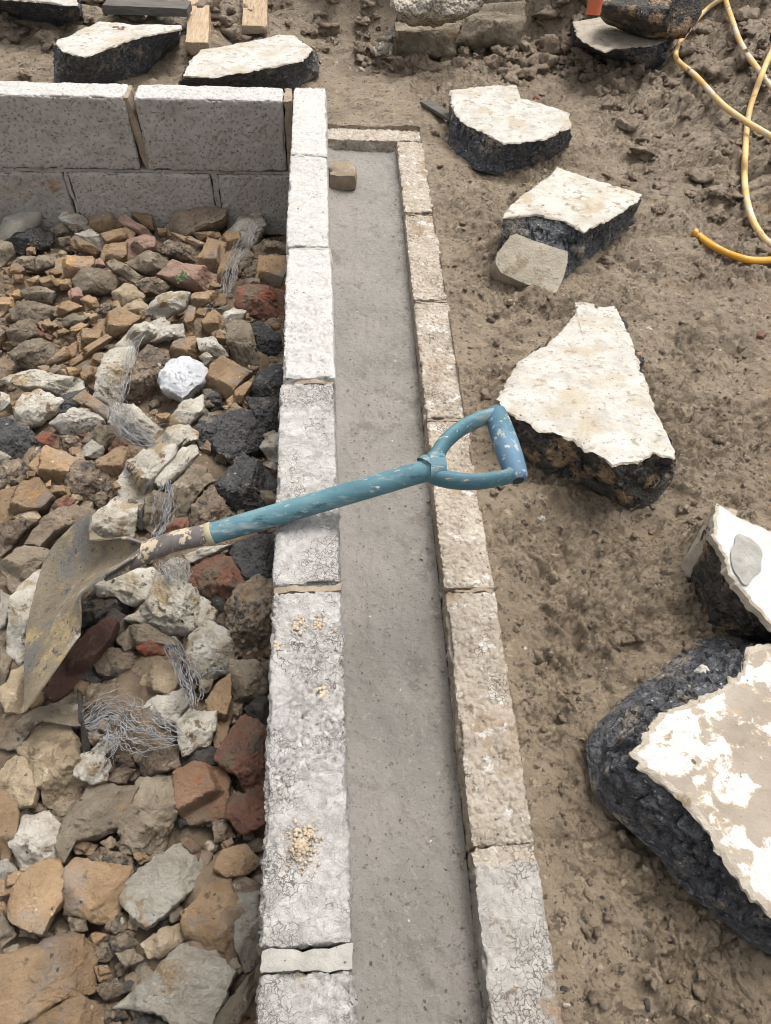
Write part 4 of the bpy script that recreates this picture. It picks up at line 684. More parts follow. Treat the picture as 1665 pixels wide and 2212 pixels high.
# ------------------------------------------------------------------ broken slabs: pale concrete skin on asphalt
def slab(name, top, bot, zt, zb, seed, mats, label, skin=.007, tilt=None, n=240, topamp=.0022, sideamp=.009, zfun=None, rim=0):
    """top / bot: matching picture outlines at heights zt (callable or number) and zb"""
    f = (lambda a, z: np.array([U(x, y, z) for x, y in a]))
    T = f(top, zt) if tilt is None else np.array([U(x, y, z) for (x, y), z in zip(top, tilt)])
    Bm = f(bot, zb)
    d = np.r_[0, np.cumsum(np.linalg.norm(np.diff(np.vstack([T, T[:1]]), axis=0), axis=1))]; t = np.linspace(0, d[-1], n, endpoint=False)
    Tr = np.stack([np.interp(t, d, np.r_[T[:, k], T[0, k]]) for k in range(3)], -1); Br = np.stack([np.interp(t, d, np.r_[Bm[:, k], Bm[0, k]]) for k in range(3)], -1)
    c = Tr.mean(0); base = np.array([c[0], c[1], zb])
    jag = (.005*fbm(Tr*28+seed, 3, seed)+.0035*fbm(Tr*110+seed, 2, seed+1))[:, None]; dv = (Tr-c); dv[:, 2] = 0; dv /= np.linalg.norm(dv, axis=1)[:, None]; Tr = Tr+dv*jag
    e = empty(name, base, label, 'concrete chunk')
    # skin
    R = 16; rings = []
    for k in range(R+1):
        fr = (k/R)**.8; rings.append(c*(1-fr)+Tr*fr)
    V = np.vstack(rings); edge = np.repeat(np.linspace(0, 1, R+1), n)
    V[:, 2] += topamp*fbm(V*14+seed, 4, seed+4)-.003*edge**20
    low = Tr-dv*.0+np.array([0, 0, -skin])+dv*(.002+.004*fbm(Tr*60, 2, seed+8))[:, None]; V = np.vstack([V, low])
    F = gridfaces(R+2, n, True)
    sko = obj('concrete_skin', V, F, [mats[0], 'concrete_rim'], e, smooth=True, sharp=35); mi = np.zeros(len(F), dtype=np.int32); mi[-n*(1+rim):] = 1; sko.data.polygons.foreach_set('material_index', mi)
    # asphalt body
    H = 22; rows = []; T2 = Tr+np.array([0, 0, -skin*.8])-dv*.003
    for k in range(H+1):
        fr = k/H; rows.append(T2*(1-fr)+Br*fr)
    V = np.vstack(rows); hh = np.repeat(np.linspace(0, 1, H+1), n)
    F1, F2, ID = worley3(V/.0095+seed, seed); G1, G2, _ = worley3(V/.035+seed, seed+3)
    dd = np.tile(dv, (H+1, 1)); am = np.sin(np.clip(hh*1.15+.05, 0, 1)*np.pi)**.5
    disp = (sideamp*fbm(V*20+seed, 3, seed+6)+.0075*(.6-F1)-.007*(1-sstep(0, .15, G2-G1)))*am
    V = V+(dd*disp[:, None])+np.array([0, 0, 1])*(disp*.7)[:, None]
    V = np.vstack([V, [base-np.array([0, 0, .004])]])
    F = [tuple(q) for q in gridfaces(H+1, n, True)]+[(H*n+i, H*n+(i+1) % n, (H+1)*n) for i in range(n)]
    obj('asphalt_layer', V, F, mats[1], e, smooth=True, sharp=40)
    return e, Tr, Br
def zz(fn, *a): return [fn(a[k], a[k+1]) for k in range(0, len(a), 2)]
A1 = ('white_top', 'asphalt')
slab('concrete_chunk', zz(ZE, 535,315, 690,297, 765,300, 780,345, 860,365, 950,395, 957,445, 865,490, 720,502, 650,465, 570,425, 540,380),
     zz(ZE, 530,420, 640,360, 740,350, 800,390, 880,420, 950,470, 950,520, 890,560, 700,620, 620,600, 550,555, 522,515), .105, -.005, 11, A1, 'white topped asphalt slab with grey stained edge leaning over a wood sliver', skin=.006)
e5, T5, B5 = slab('concrete_chunk', zz(ZE, 910,588, 1060,636, 1210,685, 1195,707, 1100,765, 1005,820, 930,772, 830,757, 720,767, 742,725, 800,680, 880,620),
     zz(ZE, 900,660, 1060,700, 1185,720, 1180,790, 1110,860, 985,960, 905,1040, 800,1000, 700,950, 690,880, 720,800, 800,720), .125, -.005, 12, ('white_brown', 'asphalt'), 'white topped slab with a smooth grey cut end face', skin=.006)
# smooth cut end of that slab
q = zz(ZE, 745,832, 765,826, 860,862, 948,890, 945,930, 930,985, 905,1038, 800,1005, 712,965, 690,930, 697,895)
def end_face(q, z_of, th, mat, parent, name, seed):
    c = np.mean(q, 0); P = np.array([U(x, y, z_of(x, y)) for x, y in q]); P = resample(P, 70); ctr = P.mean(0)
    nn = np.cross(P[0]-ctr, P[18]-ctr); nn /= np.linalg.norm(nn)
    if nn@(CAM_P-ctr) < 0: nn = -nn
    rg = []
    for k in range(9):
        f = k/8; rg.append(ctr*(1-f)+P*f+nn*(.002*(1-f**6)))
    rg.append(P-nn*th); V = np.vstack(rg); V = V+nn*(.0015*fbm(V*40+seed, 3, seed))[:, None]
    obj(name, V, gridfaces(10, 70, True), mat, parent, smooth=True, sharp=50)
ys = [p[1] for p in q]; y0_, y1_ = min(ys), max(ys)
end_face(q, lambda x, y: .086*(1-(y-y0_)/(y1_-y0_))+.008, .06, 'concrete_cut', e5, 'cut_face', 31)

top6 = zz(ZF, 345,720, 420,590, 480,520, 590,450, 690,350, 725,300, 720,250, 770,215, 880,232, 930,290, 975,390, 1000,440, 1040,570, 1090,720, 1160,870, 1207,960, 1200,987, 1090,967, 1040,1000, 910,1032, 850,982, 780,960, 730,905, 620,870, 550,857, 440,790, 370,770)
bot6 = zz(ZF, 380,790, 440,650, 500,560, 600,480, 690,380, 725,320, 720,260, 770,222, 880,240, 930,305, 975,410, 1000,460, 1040,600, 1090,760, 1160,930, 1200,1040, 1190,1110, 1130,1190, 1060,1245, 980,1252, 860,1185, 800,1150, 740,1122, 660,1118, 590,1100, 500,1040, 450,930)
zt6 = [.012+.11*(p[1]-640)/360 for p in top6]
slab('concrete_chunk', top6, bot6, None, -.02, 13, ('white_top', 'asphalt_muddy'), 'large triangular white slab with tan stains beside the shovel handle', skin=.006, tilt=zt6, n=300, topamp=.003, sideamp=.014)

t7 = [ZG(1410,20), ZG(1480,65), ZG(1665,155), ZG(1900,300), ZG(2050,520), ZG(1960,760), ZG(1800,690), ZG(1665,592), ZG(1600,532), ZG(1480,372), ZG(1420,252), ZG(1387,172), ZG(1390,90)]
b7 = [ZG(1375,60), ZG(1480,90), ZG(1665,190), ZG(1900,340), ZG(2050,560), ZG(1960,860), ZG(1800,790), ZG(1665,700), ZG(1560,690), ZG(1360,625), ZG(1305,470), ZG(1255,370), ZG(1230,310)]
e7, T7, B7 = slab('concrete_chunk', t7, b7, .13, -.015, 14, ('white_clean', 'asphalt_muddy'), 'bright white slab with an oval grey mortar patch on top', skin=.016, rim=1)
c7 = U(*ZG(1548,280), .131); V, F = blob((c7[0], c7[1], .1335), .026, .05, .0035, 9, n=40); 
ang = -.45; d7 = V-np.array([c7[0], c7[1], 0]); V = np.c_[c7[0]+d7[:, 0]*math.cos(ang)-d7[:, 1]*math.sin(ang), c7[1]+d7[:, 0]*math.sin(ang)+d7[:, 1]*math.cos(ang), V[:, 2]]
obj('mortar_patch', V, F, 'mortar_grey', e7)
# concrete nose on its end
def wedge(q, z_of, th, mat, parent, name, seed): end_face(q, z_of, th, mat, parent, name, seed)
q = [ZG(1408,22), ZG(1380,50), ZG(1325,140), ZG(1275,230), ZG(1232,310), ZG(1230,350), ZG(1260,372), ZG(1300,310), ZG(1340,245), ZG(1388,172), ZG(1392,90)]
zq = [.128, .10, .07, .04, .01, .0, .0, .03, .07, .118, .126]
def zof_table(q, z):
    q = np.array(q); z = np.array(z)
    def fn(x, y):
        d = np.hypot(q[:, 0]-x, q[:, 1]-y)+1e-6; wv = 1/d**4; return float((wv*z).sum()/wv.sum())
    return fn
end_face(q, zof_table(q, zq), .04, 'concrete_rim', e7, 'broken_end', 33)

top8 = [ZG(1560,722), ZG(1665,690), ZG(1900,660), ZG(2200,900), ZG(2260,1600), ZH(2000,900), ZH(1800,860), ZH(1665,790), ZH(1560,700), ZH(1500,600), ZH(1400,450), ZH(1310,330), ZH(1240,232), ZG(1140,1370), ZG(1050,1290), ZG(1000,1222), ZG(1090,1080), ZG(1130,1030), ZG(1270,975), ZG(1400,920), ZG(1530,830)]
bot8 = [ZG(1500,645), ZG(1600,690), ZG(1900,640), ZG(2240,880), ZG(2300,1640), ZH(2000,1130), ZH(1800,1060), ZH(1665,985), ZH(1560,930), ZH(1430,820), ZH(1300,720), ZH(1180,600), ZH(1130,520), ZH(1000,400), ZH(880,290), ZH(800,190), ZG(770,1180), ZG(840,1062), ZG(1000,920), ZG(1180,770), ZG(1370,632)]
e8, T8, B8 = slab('concrete_chunk', top8, bot8, .10, -.012, 15, ('flaking_paint', 'asphalt'), 'largest slab with flaking white paint and broad black asphalt edge', skin=.006, rim=1, n=380, topamp=.002, sideamp=.010)
# lump of concrete lying on the slab edge
o, p0, w3, R = rock('concrete_crumb', zz(ZG, 1295,820, 1330,790, 1385,795, 1390,835, 1330,850), 'pale', .075, 901, groundfn=base_h); o.location = Vector(p0); tag(o, 'small pale crumb lying on the asphalt edge of the largest slab', 'crumb')

slab('concrete_chunk', zz(ZE, 965,72, 1075,55, 1130,80, 1210,95, 1335,115, 1290,140, 1250,157, 1170,162, 1110,168, 1080,182, 1020,150, 985,130),
     zz(ZE, 950,120, 1075,70, 1150,90, 1230,100, 1360,120, 1370,190, 1335,265, 1230,268, 1150,235, 1100,215, 1050,195, 955,165), .16, .03, 16, ('concrete_rim', 'asphalt'), 'small grey topped slab under the dark boulder at the foot of the bank', skin=.006, n=180)
slab('concrete_chunk', zz(ZQ, 270,185, 320,170, 470,100, 590,105, 640,115, 750,113, 860,115, 855,137, 680,167, 520,222, 400,267, 300,240, 265,212),
     zz(ZQ, 262,300, 330,230, 480,150, 600,130, 680,130, 780,130, 862,150, 845,250, 700,350, 585,392, 420,430, 280,420, 255,380), .17, .03, 17, A1, 'white topped slab with a dark hole behind the return wall', skin=.006, n=200)
slab('concrete_chunk', zz(ZQ, 875,357, 900,290, 960,230, 1040,220, 1190,190, 1330,160, 1400,165, 1490,232, 1440,282, 1330,305, 1220,327, 1010,362),
     zz(ZQ, 840,410, 880,350, 950,280, 1040,250, 1190,220, 1330,190, 1420,190, 1515,260, 1520,350, 1400,430, 1220,450, 1000,450), .13, .02, 18, A1, 'white slab with jagged black front edge behind the wall corner', skin=.006, n=200)
slab('concrete_chunk', zz(ZQ, -200,-60, 100,-80, 365,-15, 362,20, 300,20, 200,5, 0,-10, -150,-20),
     zz(ZQ, -210,20, 100,-20, 410,10, 405,110, 370,146, 240,140, 60,100, -150,60), .20, .06, 19, A1, 'dark slab with a pale top behind the return wall beside the black board', skin=.006, n=180)
# dark patch painting the shade of the hole in the far slab
c = U(*ZQ(558,130), .1715); V, F = blob((c[0], c[1], .1675), .035, .022, .004, 4, n=24); obj('hole_shade_patch', V, F, 'asphalt_muddy', [o for o in bpy.data.objects if o.get('label', '').startswith('white topped slab with a dark hole')][0])

# ------------------------------------------------------------------ boulders in the bank
def bigrock(name, px, mat, zo, seed, label, cat, style='rock', a=.7, thick=1.0, rough=None):
    o, p0, w3, R = rock(name, px, mat, zo, seed, style, a=a, groundfn=base_h, thick=thick, rough=rough); o.location = Vector(p0); tag(o, label, cat); return o
bigrock('boulder', zz(ZE, 1080,40, 1100,-60, 1420,-60, 1425,20, 1370,97, 1270,107, 1140,72), 'asphalt_muddy', .25, 501, 'dark brown broken boulder resting on the small grey topped slab', 'boulder', 'brick', rough=.09)
bigrock('embedded_stone', zz(ZE, 340,60, 460,62, 560,70, 552,172, 430,197, 340,182), 'greybrown', .10, 502, 'brown squared stone block set in the foot of the bank', 'stone', 'rock')
bigrock('embedded_stone', zz(ZE, 555,165, 600,60, 650,-10, 800,-20, 775,142, 640,165), 'greybrown', .12, 503, 'cracked brown slab of earth standing in the bank', 'stone', 'flat')
bigrock('concrete_footing', zz(ZE, 325,-60, 345,40, 400,60, 470,68, 560,40, 625,8, 660,-60), 'rubble_face', .24, 504, 'old pebbly white concrete footing sticking out of the bank', 'concrete', 'rock', rough=.1)
for k, qd in enumerate([(255,165, 290,140, 330,150, 320,190, 270,195), (300,110, 335,80, 340,130, 310,140)]):
    bigrock('bank_stone', zz(ZE, *qd), 'rubble_face', .08+.05*k, 510+k, ('pale broken stone at the foot of the bank', 'small pale stone stuck beside the old footing')[k], 'stone')
# clay pipe end
c = U(*ZE(1052,-20), .34); V, F = tube([c+np.array([0, .0, -.06]), c+np.array([.0, .01, 0]), c+np.array([.005, .03, .14])], .026, 20); obj('clay_pipe', V, F, 'clay_pipe', label='orange clay pipe stub beside the dark boulder', cat='pipe', sharp=50)

# ------------------------------------------------------------------ planks
def plank(name, a, b, wd, th, mat, label, seed, roll=0.):
    a = np.array(a); b = np.array(b); d = b-a; L = np.linalg.norm(d); d /= L; s = np.cross(d, [0, 0, 1.0]); s /= np.linalg.norm(s); u = np.cross(s, d)
    V, F = block_mesh(L, wd, th, .012, 'pit', seed, lump=.02, depth=.0006, rnd=.0015)
    V = a+np.outer(V[:, 0], s)+np.outer(V[:, 1]+L/2, d)+np.outer(V[:, 2], u)
    o = obj(name, V, F, mat, loc=a, label=label, cat='plank', sharp=40); return o
pa_ = PF(*ZQ(938, 200), .05); pb_ = U(*ZQ(952, -150), pa_[2]+.05)
plank('timber_plank', pa_, pb_, .085, .045, 'wood', 'weathered timber plank end lying behind the white slabs, next to the shorter one', 211)
pa_ = PF(*ZQ(1212, 122), .05); pb_ = U(*ZQ(1214, -160), pa_[2]+.07)
plank('timber_plank', pa_, pb_, .10, .03, 'wood', 'shorter timber plank end lying against the bank behind the walls', 212)
pa_ = PF(*ZQ(500, 6), .06); pb_ = U(*ZQ(900, 22), pa_[2]+.005)
plank('timber_board', pa_, pb_, .09, .03, 'wood_dark', 'dark grey board lying crosswise behind the plank', 213)
o = plank('wood_sliver', U(*ZE(440,352), .03), U(*ZE(545,415), .03), .045, .012, 'wood_dark', 'grey wood sliver sticking out from under a white slab', 214)

# ------------------------------------------------------------------ yellow hose
def hpath(pts, n): return spline([np.array(PF(*ZR(x, y), max(.006, d-.018))) for x, y, d in pts], n)
h = empty('yellow_hose', PG(*ZR(900, 900), dz=.02), 'yellow rubber hose looped over the cloddy mud, its cut end lying free', 'hose')
P_OBJ = [None]
def hose_tube(name, pts, n, mat, r=.0098):
    P = hpath(pts, n); V, F = tube(P, r, 14, up=(.3, .2, 1)); o = obj(name, V, F, mat, h, sharp=60); P_OBJ[0] = o; return P
hose_tube('hose_run', [(1250,-260,.03), (980,-130,.03), (720,-10,.03), (580,90,.03), (470,220,.04), (400,320,.045), (374,400,.05), (400,460,.05), (520,560,.045), (640,690,.04), (740,790,.05), (880,890,.06), (980,950,.06), (1100,1020,.05), (1260,1120,.04), (1430,1180,.04), (1540,1120,.04), (1520,990,.04), (1400,900,.04)], 190, 'hose')
hose_tube('hose_run', [(700,-200,.03), (745,10,.03), (790,150,.04), (840,290,.04), (900,400,.05), (980,510,.05), (1060,620,.05), (1180,740,.04), (1300,830,.04), (1400,900,.04)], 110, 'hose')
hose_tube('hose_run', [(1250,60,.03), (1130,280,.03), (1080,380,.04), (1020,520,.085), (960,680,.05), (915,830,.02), (895,980,.018), (885,1150,.02), (880,1300,.025), (895,1460,.03), (940,1620,.03), (1010,1740,.03), (1090,1810,.02), (1200,1850,.02), (1320,1890,.02), (1380,1930,.02), (1330,1960,.02), (1250,1945,.02)], 180, 'hose')
P = hose_tube('hose_end_run', [(510,1708,.028), (570,1760,.02), (660,1820,.016), (760,1870,.016), (880,1910,.016), (980,1922,.016), (1080,1918,.016), (1170,1925,.016), (1250,1945,.02)], 80, 'hose_end')
d = P[0]-P[1]; d /= np.linalg.norm(d); V, F = tube([P[0]-d*.012, P[0]+d*.001], .0112, 16); obj('hose_collar', V, F, 'hose_end', P_OBJ[0], sharp=50)
V, F = tube([P[0]+d*.0005, P[0]+d*.0016], .0068, 14); obj('hose_bore_shade', V, F, 'hole_dark', P_OBJ[0], sharp=50)  # solid dark disc, its colour stands for shade inside the hose
k4 = P[4]; V, F = tube([k4+np.array([.0, .013, .0]), k4+np.array([0, 0, .012]), k4+np.array([.004, -.012, .002]), k4+np.array([-.02, -.03, -.005])], .0018, 6); obj('wire_tie', V, F, 'hole_dark', h)

# ------------------------------------------------------------------ shovel
sh = empty('shovel', U(*ZS(600, 500), .10), 'muddy steel shovel with blue shaft and D handle lying across the wall and channel', 'shovel')
ca = U(461, 1151, .2205); cb = U(940, 1010, .303); ax = (cb-ca)/np.linalg.norm(cb-ca)
pth = np.array([ca+(cb-ca)*t for t in np.linspace(-.02, 1.0, 30)]); V, F = tube(pth, np.r_[np.full(28, .0168), .0172, .0165], 28); obj('shaft', V, F, 'blue_shaft', sh, sharp=50)
pth = [ca-ax*.010, ca-ax*.009, ca-ax*.001, ca]; V, F = tube(pth, [.0172, .0182, .0182, .0174], 28); obj('collar_band', V, F, 'band', sh, sharp=50)
# steel socket: tube that opens out into the blade
sk0 = ca-ax*.006; skp = U(*ZS(1000, 400), .188); skq = U(*ZS(800, 480), .172); skr = U(*ZS(650, 560), .150)
pth = spline([sk0, (sk0+skp)/2+np.array([0, 0, .002]), skp+np.array([0, 0, -.006])], 14)
V, F = tube(pth, [(.0166+.0016*t, .0166-.003*t) for t in np.linspace(0, 1, 14)], 26); obj('socket', V, F, 'steel_muddy', sh, sharp=50)
# blade: dished sheet, heel -> mouth
rowsB = [  # each row: heel, mid, mouth control points (zoom x, y, z)
 [(592,345,.135), (586,300,.125), (588,225,.105), (600,112,.075)],
 [(760,330,.150), (690,330,.128), (570,270,.098), (470,215,.058)],
 [(885,322,.178), (720,380,.138), (520,400,.088), (320,372,.045)],
 [(1010,392,.176), (760,500,.142), (480,540,.082), (235,540,.036)],
 [(830,510,.176), (620,600,.134), (400,690,.078), (185,700,.033)],
 [(642,640,.168), (520,710,.126), (330,840,.076), (140,900,.034)],
 [(522,742,.148), (440,840,.112), (260,1000,.074), (112,1120,.038)],
 [(520,890,.118), (420,1000,.096), (230,1180,.072), (104,1340,.046)],
 [(522,1040,.090), (400,1190,.082), (250,1400,.070), (104,1602,.055)]]
dish = [(.018, .022, .028, .030), (.004, .004, .006, .006), (0, -.010, -.012, -.008), (0, -.016, -.024, -.016), (0, -.014, -.026, -.018), (0, -.008, -.020, -.012), (.006, 0, -.010, -.004), (.016, .010, .004, .008), (.026, .024, .022, .022)]
rowsB = [[(x, y, z+d) for (x, y, z), d in zip(r, dr)] for r, dr in zip(rowsB, dish)]
G = np.array([[U(*ZS(x, y), z) for x, y, z in r] for r in rowsB])
G2 = np.array([spline(r, 26) for r in G]); G3 = np.array([spline(G2[:, j], 60) for j in range(26)]).transpose(1, 0, 2)
du = np.gradient(G3, axis=0); dv = np.gradient(G3, axis=1); nn = np.cross(du, dv); nn /= np.linalg.norm(nn, axis=-1)[..., None]
if nn[30, 13, 2] < 0: nn = -nn
G3 = G3+nn*(.0012*fbm(G3*30, 3, 4))[..., None]
up_, lo_ = G3.reshape(-1, 3), (G3-nn*.0028).reshape(-1, 3); nr, nc = 60, 26; F = [tuple(f) for f in gridfaces(nr, nc)]+[tuple(f[::-1]) for f in gridfaces(nr, nc, off=nr*nc)]
bd = [(0, j) for j in range(nc)]+[(i, nc-1) for i in range(1, nr)]+[(nr-1, j) for j in range(nc-2, -1, -1)]+[(i, 0) for i in range(nr-2, 0, -1)]
bi = [i*nc+j for i, j in bd]
for k in range(len(bi)): a, b = bi[k], bi[(k+1) % len(bi)]; F.append((a, b, b+nr*nc, a+nr*nc))
blade = obj('blade', np.vstack([up_, lo_]), F, 'blade_sand', sh, sharp=60)
# raised rolled rims along the heel
rim = np.vstack([G3[34:7:-1, 0]]); V, F = tube(rim+np.array([0, 0, .0005]), .0026, 8); obj('heel_rim', V, F, 'steel_muddy', blade)
frog = spline([skp+np.array([0, 0, -.012]), U(*ZS(850, 535), .150), U(*ZS(700, 625), .140)], 12)
V, F = tube(frog, [(.017*(1-.75*t), .011*(1-.7*t)) for t in np.linspace(0, 1, 12)], 18); obj('socket_strap', V, F, 'steel_muddy', sh, sharp=60)
# D handle
yb0 = cb-ax*.012
V, F = tube(spline([yb0, cb+ax*.01, U(*ZY(1085, 378), .306), U(*ZY(1120, 360), .308)], 12), [(.0195, .0182), (.0205, .0192), (.021, .0195), (.0215, .0195), (.022, .0193), (.0225, .019), (.023, .0185), (.0235, .018), (.0235, .0172), (.023, .016), (.021, .014), (.017, .012)], 24); yoke = obj('handle', V, F, 'blue_shaft', sh, sharp=60)
gt, gbm = U(*ZY(1408, 128), .318), U(*ZY(1505, 415), .298)
arm1 = spline([U(*ZY(1075, 385), .303), U(*ZY(1120, 330), .309), U(*ZY(1170, 255), .313), U(*ZY(1245, 193), .316), U(*ZY(1330, 152), .318), U(*ZY(1400, 130), .318)], 30)
arm2 = spline([U(*ZY(1075, 395), .301), U(*ZY(1130, 425), .300), U(*ZY(1210, 443), .298), U(*ZY(1310, 448), .297), U(*ZY(1410, 436), .297), U(*ZY(1500, 415), .298)], 30)
for pth in (arm1, arm2):
    V, F = tube(pth, [(.0085+.004*(1-t), .0155+.001*math.sin(3*t)) for t in np.linspace(0, 1, 30)], 18, up=(0, 0, 1)); obj('handle_arm', V, F, 'blue_shaft', yoke, sharp=60)
gd = (gbm-gt)/np.linalg.norm(gbm-gt); ts = np.linspace(-.09, 1.09, 26)
pth = [gt+(gbm-gt)*t for t in ts]; V, F = tube(pth, [.0155+.0045*math.sin(min(max((t+.1)/1.2, 0), 1)*math.pi)**.7-(.004 if t < -.08 or t > 1.08 else 0) for t in ts], 28); g = obj('grip', V, F, 'blue_grip', yoke, sharp=60)
ec = pth[-1]; V, F = tube([ec+gd*.0002, ec+gd*.0008], .0088, 20); obj('grip_bore_shade', V, F, 'hole_dark', yoke, sharp=40)  # dark disc on the grip end, painted as the hole's shade

# ------------------------------------------------------------------ galvanised wire mesh strips tangled in the rubble
def wires(path, fn, width, n, seed, label, dz=.055, amp=1.0):
    rng = random.Random(seed); k = 0.54/fn.__closure__[2].cell_contents if False else 1
    P3 = []
    for x, y in path:
        p = U(*fn(x, y), -.03); z = float(zr(p[1]))+dz-.008; P3.append(U(*fn(x, y), z))
    C0 = spline(P3, 90); T = np.gradient(C0, axis=0); T /= np.linalg.norm(T, axis=1)[:, None]; S = np.cross(T, [0, 0, 1.0]); S /= np.linalg.norm(S, axis=1)[:, None]
    parts = []
    for i in range(int(n*.62)):
        o0 = rng.uniform(-.5, .5); ph = rng.uniform(0, 6.28); cu = rng.random() < .4; fq = rng.uniform(2, 5) if cu else rng.uniform(.8, 2.2); a = (rng.uniform(.08, .25) if cu else rng.uniform(.03, .12))*amp; t = np.linspace(0, 1, 90)
        s0 = max(0, rng.uniform(-.2, .25)); s1 = min(1, rng.uniform(.72, 1.15)); m = (t >= s0) & (t <= s1)
        lat = (.4+.6*np.sin(np.clip(t*1.02, 0, 1)*np.pi)**.6)*(o0+a*np.sin(t*fq*6.28/2+ph)+.055*np.sin(t*rng.uniform(30, 75)+ph*2)*rng.random()+.22*(vn3(np.c_[t*3, 0*t+i*3.1, 0*t+seed], seed)))*width
        hz = .014*vn3(np.c_[t*6, 0*t+i*2.3, 0*t+seed+9], seed+2)+.006*rng.random()
        q = C0+S*lat[:, None]+np.array([0, 0, 1])*hz[:, None]; q = q[m]
        if len(q) > 4: parts.append(tube(q, .00058, 4))
    V, F = join(parts); obj('wire_mesh_strip', V, F, 'wire', loc=C0[45], label=label, cat='wire mesh')
wires([(1205,165), (1170,260), (1120,340), (1092,430), (1080,510)], ZA, .04, 34, 1, 'loose galvanised wire strands hanging over the pale stone near the wall corner', .062)
wires([(690,712), (645,770), (615,880), (590,985), (570,1030)], ZA, .022, 13, 2, 'thin bundle of wires running down beside the upright white slab', .07)
wires([(635,10), (680,110), (760,200), (880,250)], ZB, .05, 44, 3, 'broad wire mesh lying over the pale long stone', .055)
wires([(935,465), (910,570), (905,660), (860,770)], ZB, .036, 28, 4, 'wire strands draped over stones just above the shovel socket', .055)
wires([(910,890), (970,960), (1010,1040)], ZB, .045, 30, 5, 'patch of tangled wire below the shovel socket', .05)
wires([(930,240), (1010,340), (1065,470), (1085,600)], ZC, .034, 34, 6, 'bunched wire strands running between small red brick and white angular stone', .055)
wires([(480,700), (620,640), (720,690), (850,735), (1000,775)], ZC, .056, 62, 7, 'long wide wire tangle ending at the white angular stone', .06)
wires([(1110,440), (1170,410), (1245,395)], ZC, .022, 9, 8, 'short frayed wires poking from under the white cracked rock', .045)
wires([(650,720), (610,800), (590,905)], ZC, .026, 10, 9, 'few wires wrapped around the round white stone end', .065)
wires([(960,590), (1010,570), (1075,545)], ZA, .02, 8, 10, 'thin wires between brown stones above the plaster lump', .055)

# ------------------------------------------------------------------ little weed and debris
wp = U(*ZA(870, 480), -.03); rng = random.Random(8); parts = []
for k in range(26):
    a = rng.uniform(0, 6.28); l = rng.uniform(.006, .018); b = wp+np.array([rng.gauss(0, .009), rng.gauss(0, .006), .03]); d = np.array([math.cos(a), math.sin(a), rng.uniform(.2, .9)])*l; s = np.cross(d, [0, 0, 1]); s = s/np.linalg.norm(s)*l*.28
    parts.append((np.array([b, b+d*.5+s, b+d, b+d*.5-s]), [(0, 1, 2, 3)]))
V, F = join(parts); obj('weed', V, F, 'leaf', loc=wp, label='tiny green weed sprouting between white stone and pink brick', cat='weed')
def crumb(px, py, r, mat, label, cat, seed, name='crumb', grp=None):
    n = 7; rng = random.Random(seed); p = [(px+r*math.cos(k*6.28/n)*rng.uniform(.7, 1.25), py+r*.75*math.sin(k*6.28/n)*rng.uniform(.7, 1.2)) for k in range(n)]
    o, p0, w3, R = rock(name, p, mat, .006, seed, 'rock', a=.3, groundfn=base_h); o.location = Vector(p0); tag(o, label, cat, grp)
reds = [(1640,720,13), (1158,212,10), (1545,585,7), (1510,1120,9), (1500,1085,7), (1218,2110,7), (1295,1300,6), (1415,1050,6), (1590,590,6)]
for k, (x, y, r) in enumerate(reds): crumb(x, y, r, 'red', 'small red brick crumb pressed into the mud', 'crumb', 600+k, 'brick_crumb', 'brick crumbs on the mud')
for k, (x, y, r, mt) in enumerate([(1170,1118,9,'pale'), (1440,1035,10,'pale'), (780,148,11,'pale'), (1345,1200,15,'greybrown'), (1640,600,13,'paper'), (965,300,5,'pale'), (1225,2170,9,'pale'), (1400,710,9,'pale'), (1100,650,12,'mudrock'), (1455,430,9,'pale'), (1330,1420,8,'tan'), (1580,640,8,'dark'), (1320,1650,12,'greybrown'), (1215,2135,10,'dark')]):
    if mt == 'paper': crumb(x, y, r, mt, 'white scrap of plaster lying on the mud below the hose', 'plaster scrap', 650+k, 'plaster_scrap')
    else: crumb(x, y, r, mt, {'pale': 'small pale pebble on the mud', 'greybrown': 'flat grey brown stone pressed into the mud', 'mudrock': 'dark mud clod standing beside the cut slab', 'tan': 'small tan pebble on the mud', 'dark': 'small dark pebble on the mud'}[mt], 'pebble', 650+k, 'pebble', 'loose %s pebbles on the mud' % mt)
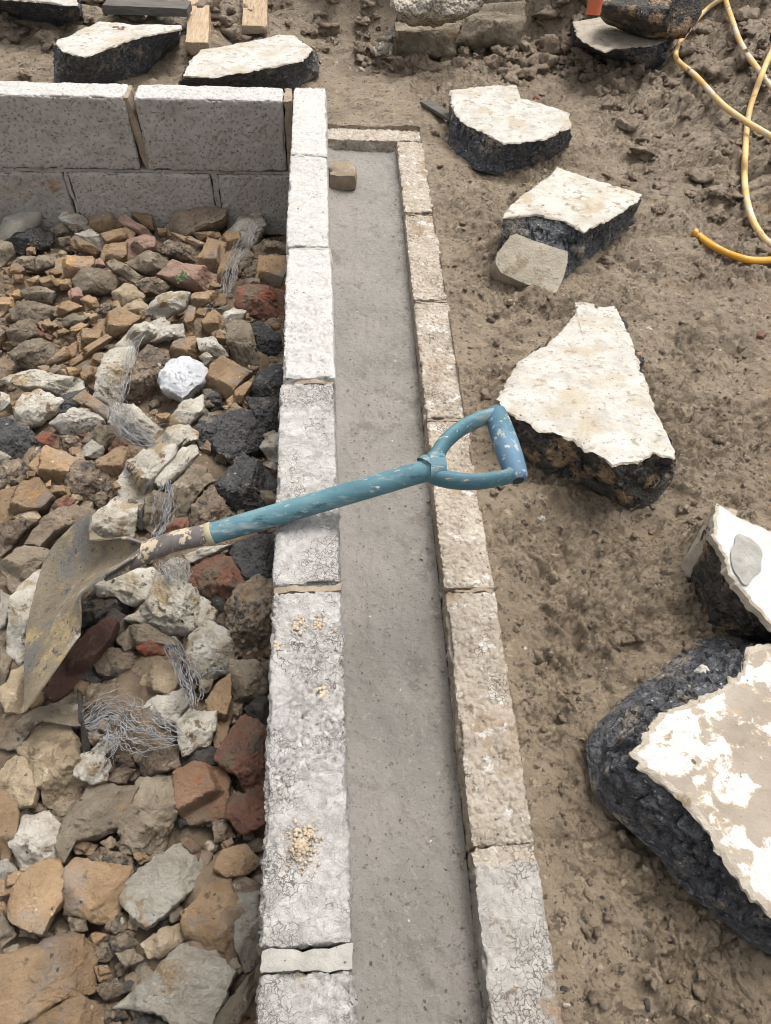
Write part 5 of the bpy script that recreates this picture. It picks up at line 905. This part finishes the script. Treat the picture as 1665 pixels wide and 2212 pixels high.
# clods of earth lying on the spoil and the bank
def clod_cloud(pts, rmin, rmax, rng, seed):
    n1, n2 = (16, 10) if seed == 3 else (9, 6); th = np.linspace(0, 2*np.pi, n1, endpoint=False); ph = np.linspace(.02, np.pi-.02, n2)
    D = np.stack([np.outer(np.sin(ph), np.cos(th)), np.outer(np.sin(ph), np.sin(th)), np.outer(np.cos(ph), np.ones(n1))], -1).reshape(-1, 3); f0 = gridfaces(n2, n1, True); V = []; F = []
    for k, p in enumerate(pts):
        r = rmin*(rmax/rmin)**(rng.random()**1.6); sc_ = np.array([rng.uniform(.8, 1.4), rng.uniform(.75, 1.15), rng.uniform(.45, .8)])*r
        q = D*(.85+.55*fbm(D*1.3+k*3.3, 4, seed, .6)-.30*sstep(.7, 1, 1-np.abs(fbm(D*2.3+k, 2, seed+5))))[:, None]*sc_; a = rng.uniform(0, 6.28)
        q = np.stack([q[:, 0]*math.cos(a)-q[:, 1]*math.sin(a), q[:, 0]*math.sin(a)+q[:, 1]*math.cos(a), q[:, 2]], -1); V.append(q+np.asarray(p)+np.array([0, 0, r*.12])); F.append(f0+len(D)*k)
    return np.vstack(V), np.vstack(F)
rng = random.Random(41); big = []; small = []
while len(big) < 1250:
    y = rng.uniform(1.4, 4.4); x = rng.uniform(-1.6, 3.0); c_ = float(np.clip(sstep(.75, 1.5, x)*sstep(1.3, 2.1, y)+sstep(3.1, 3.4, y)*.9+sstep(2.5, 2.9, y)*sstep(.0, -.4, x)*.35, 0, 1))
    if rng.random() < c_ and y > 1.3 and x > -1.5 and not (x < .35 and y < 2.68): big.append((x, y))
for k in range(260): big.append((rng.uniform(.15, 1.4), rng.uniform(3.08, 3.6)))
while len(small) < 1500:
    y = 3.9*rng.random()**1.3; x = float(xout(min(y, 2.6)))+.02+(1.0+.45*y)*rng.random(); small.append((x, y))
for nm_, pl_, r0, r1, sd in (('earth_clods', big, .012, .062, 3), ('earth_crumbs', small, .004, .015, 9)):
    XY = np.array(pl_); P3 = np.c_[XY, ground_h(XY[:, 0], XY[:, 1])]
    V, F = clod_cloud(P3, r0, r1, rng, sd); obj(nm_, V, F, 'mud_clod', kind='stuff', label=('broken clods of brown earth on the spoil and bank' if sd == 3 else 'small crumbs of brown earth scattered over the trodden mud'), cat='earth')
# grit strewn over the mud
rng = random.Random(99); pts = []
for k in range(2600):
    y = -.05+4.0*rng.random()**1.4; x = float(xout(y))+.01+(1.0+.45*y)*rng.random()
    pts.append((x, y))
XY = np.array(pts); Z = ground_h(XY[:, 0], XY[:, 1]); P3 = np.c_[XY, Z-.0005]
for mi, (mt, lb) in enumerate((('greybrown', 'grey brown grit strewn over the mud'), ('mud', 'crumbs of mud strewn over the ground'), ('dark', 'dark grit strewn over the mud'))):
    V, F = pebble_cloud(P3[mi::3], .0018, .011 if mi == 1 else .007, rng, .7); obj('grit', V, F, mt, smooth=False, kind='stuff', label=lb, cat='grit')
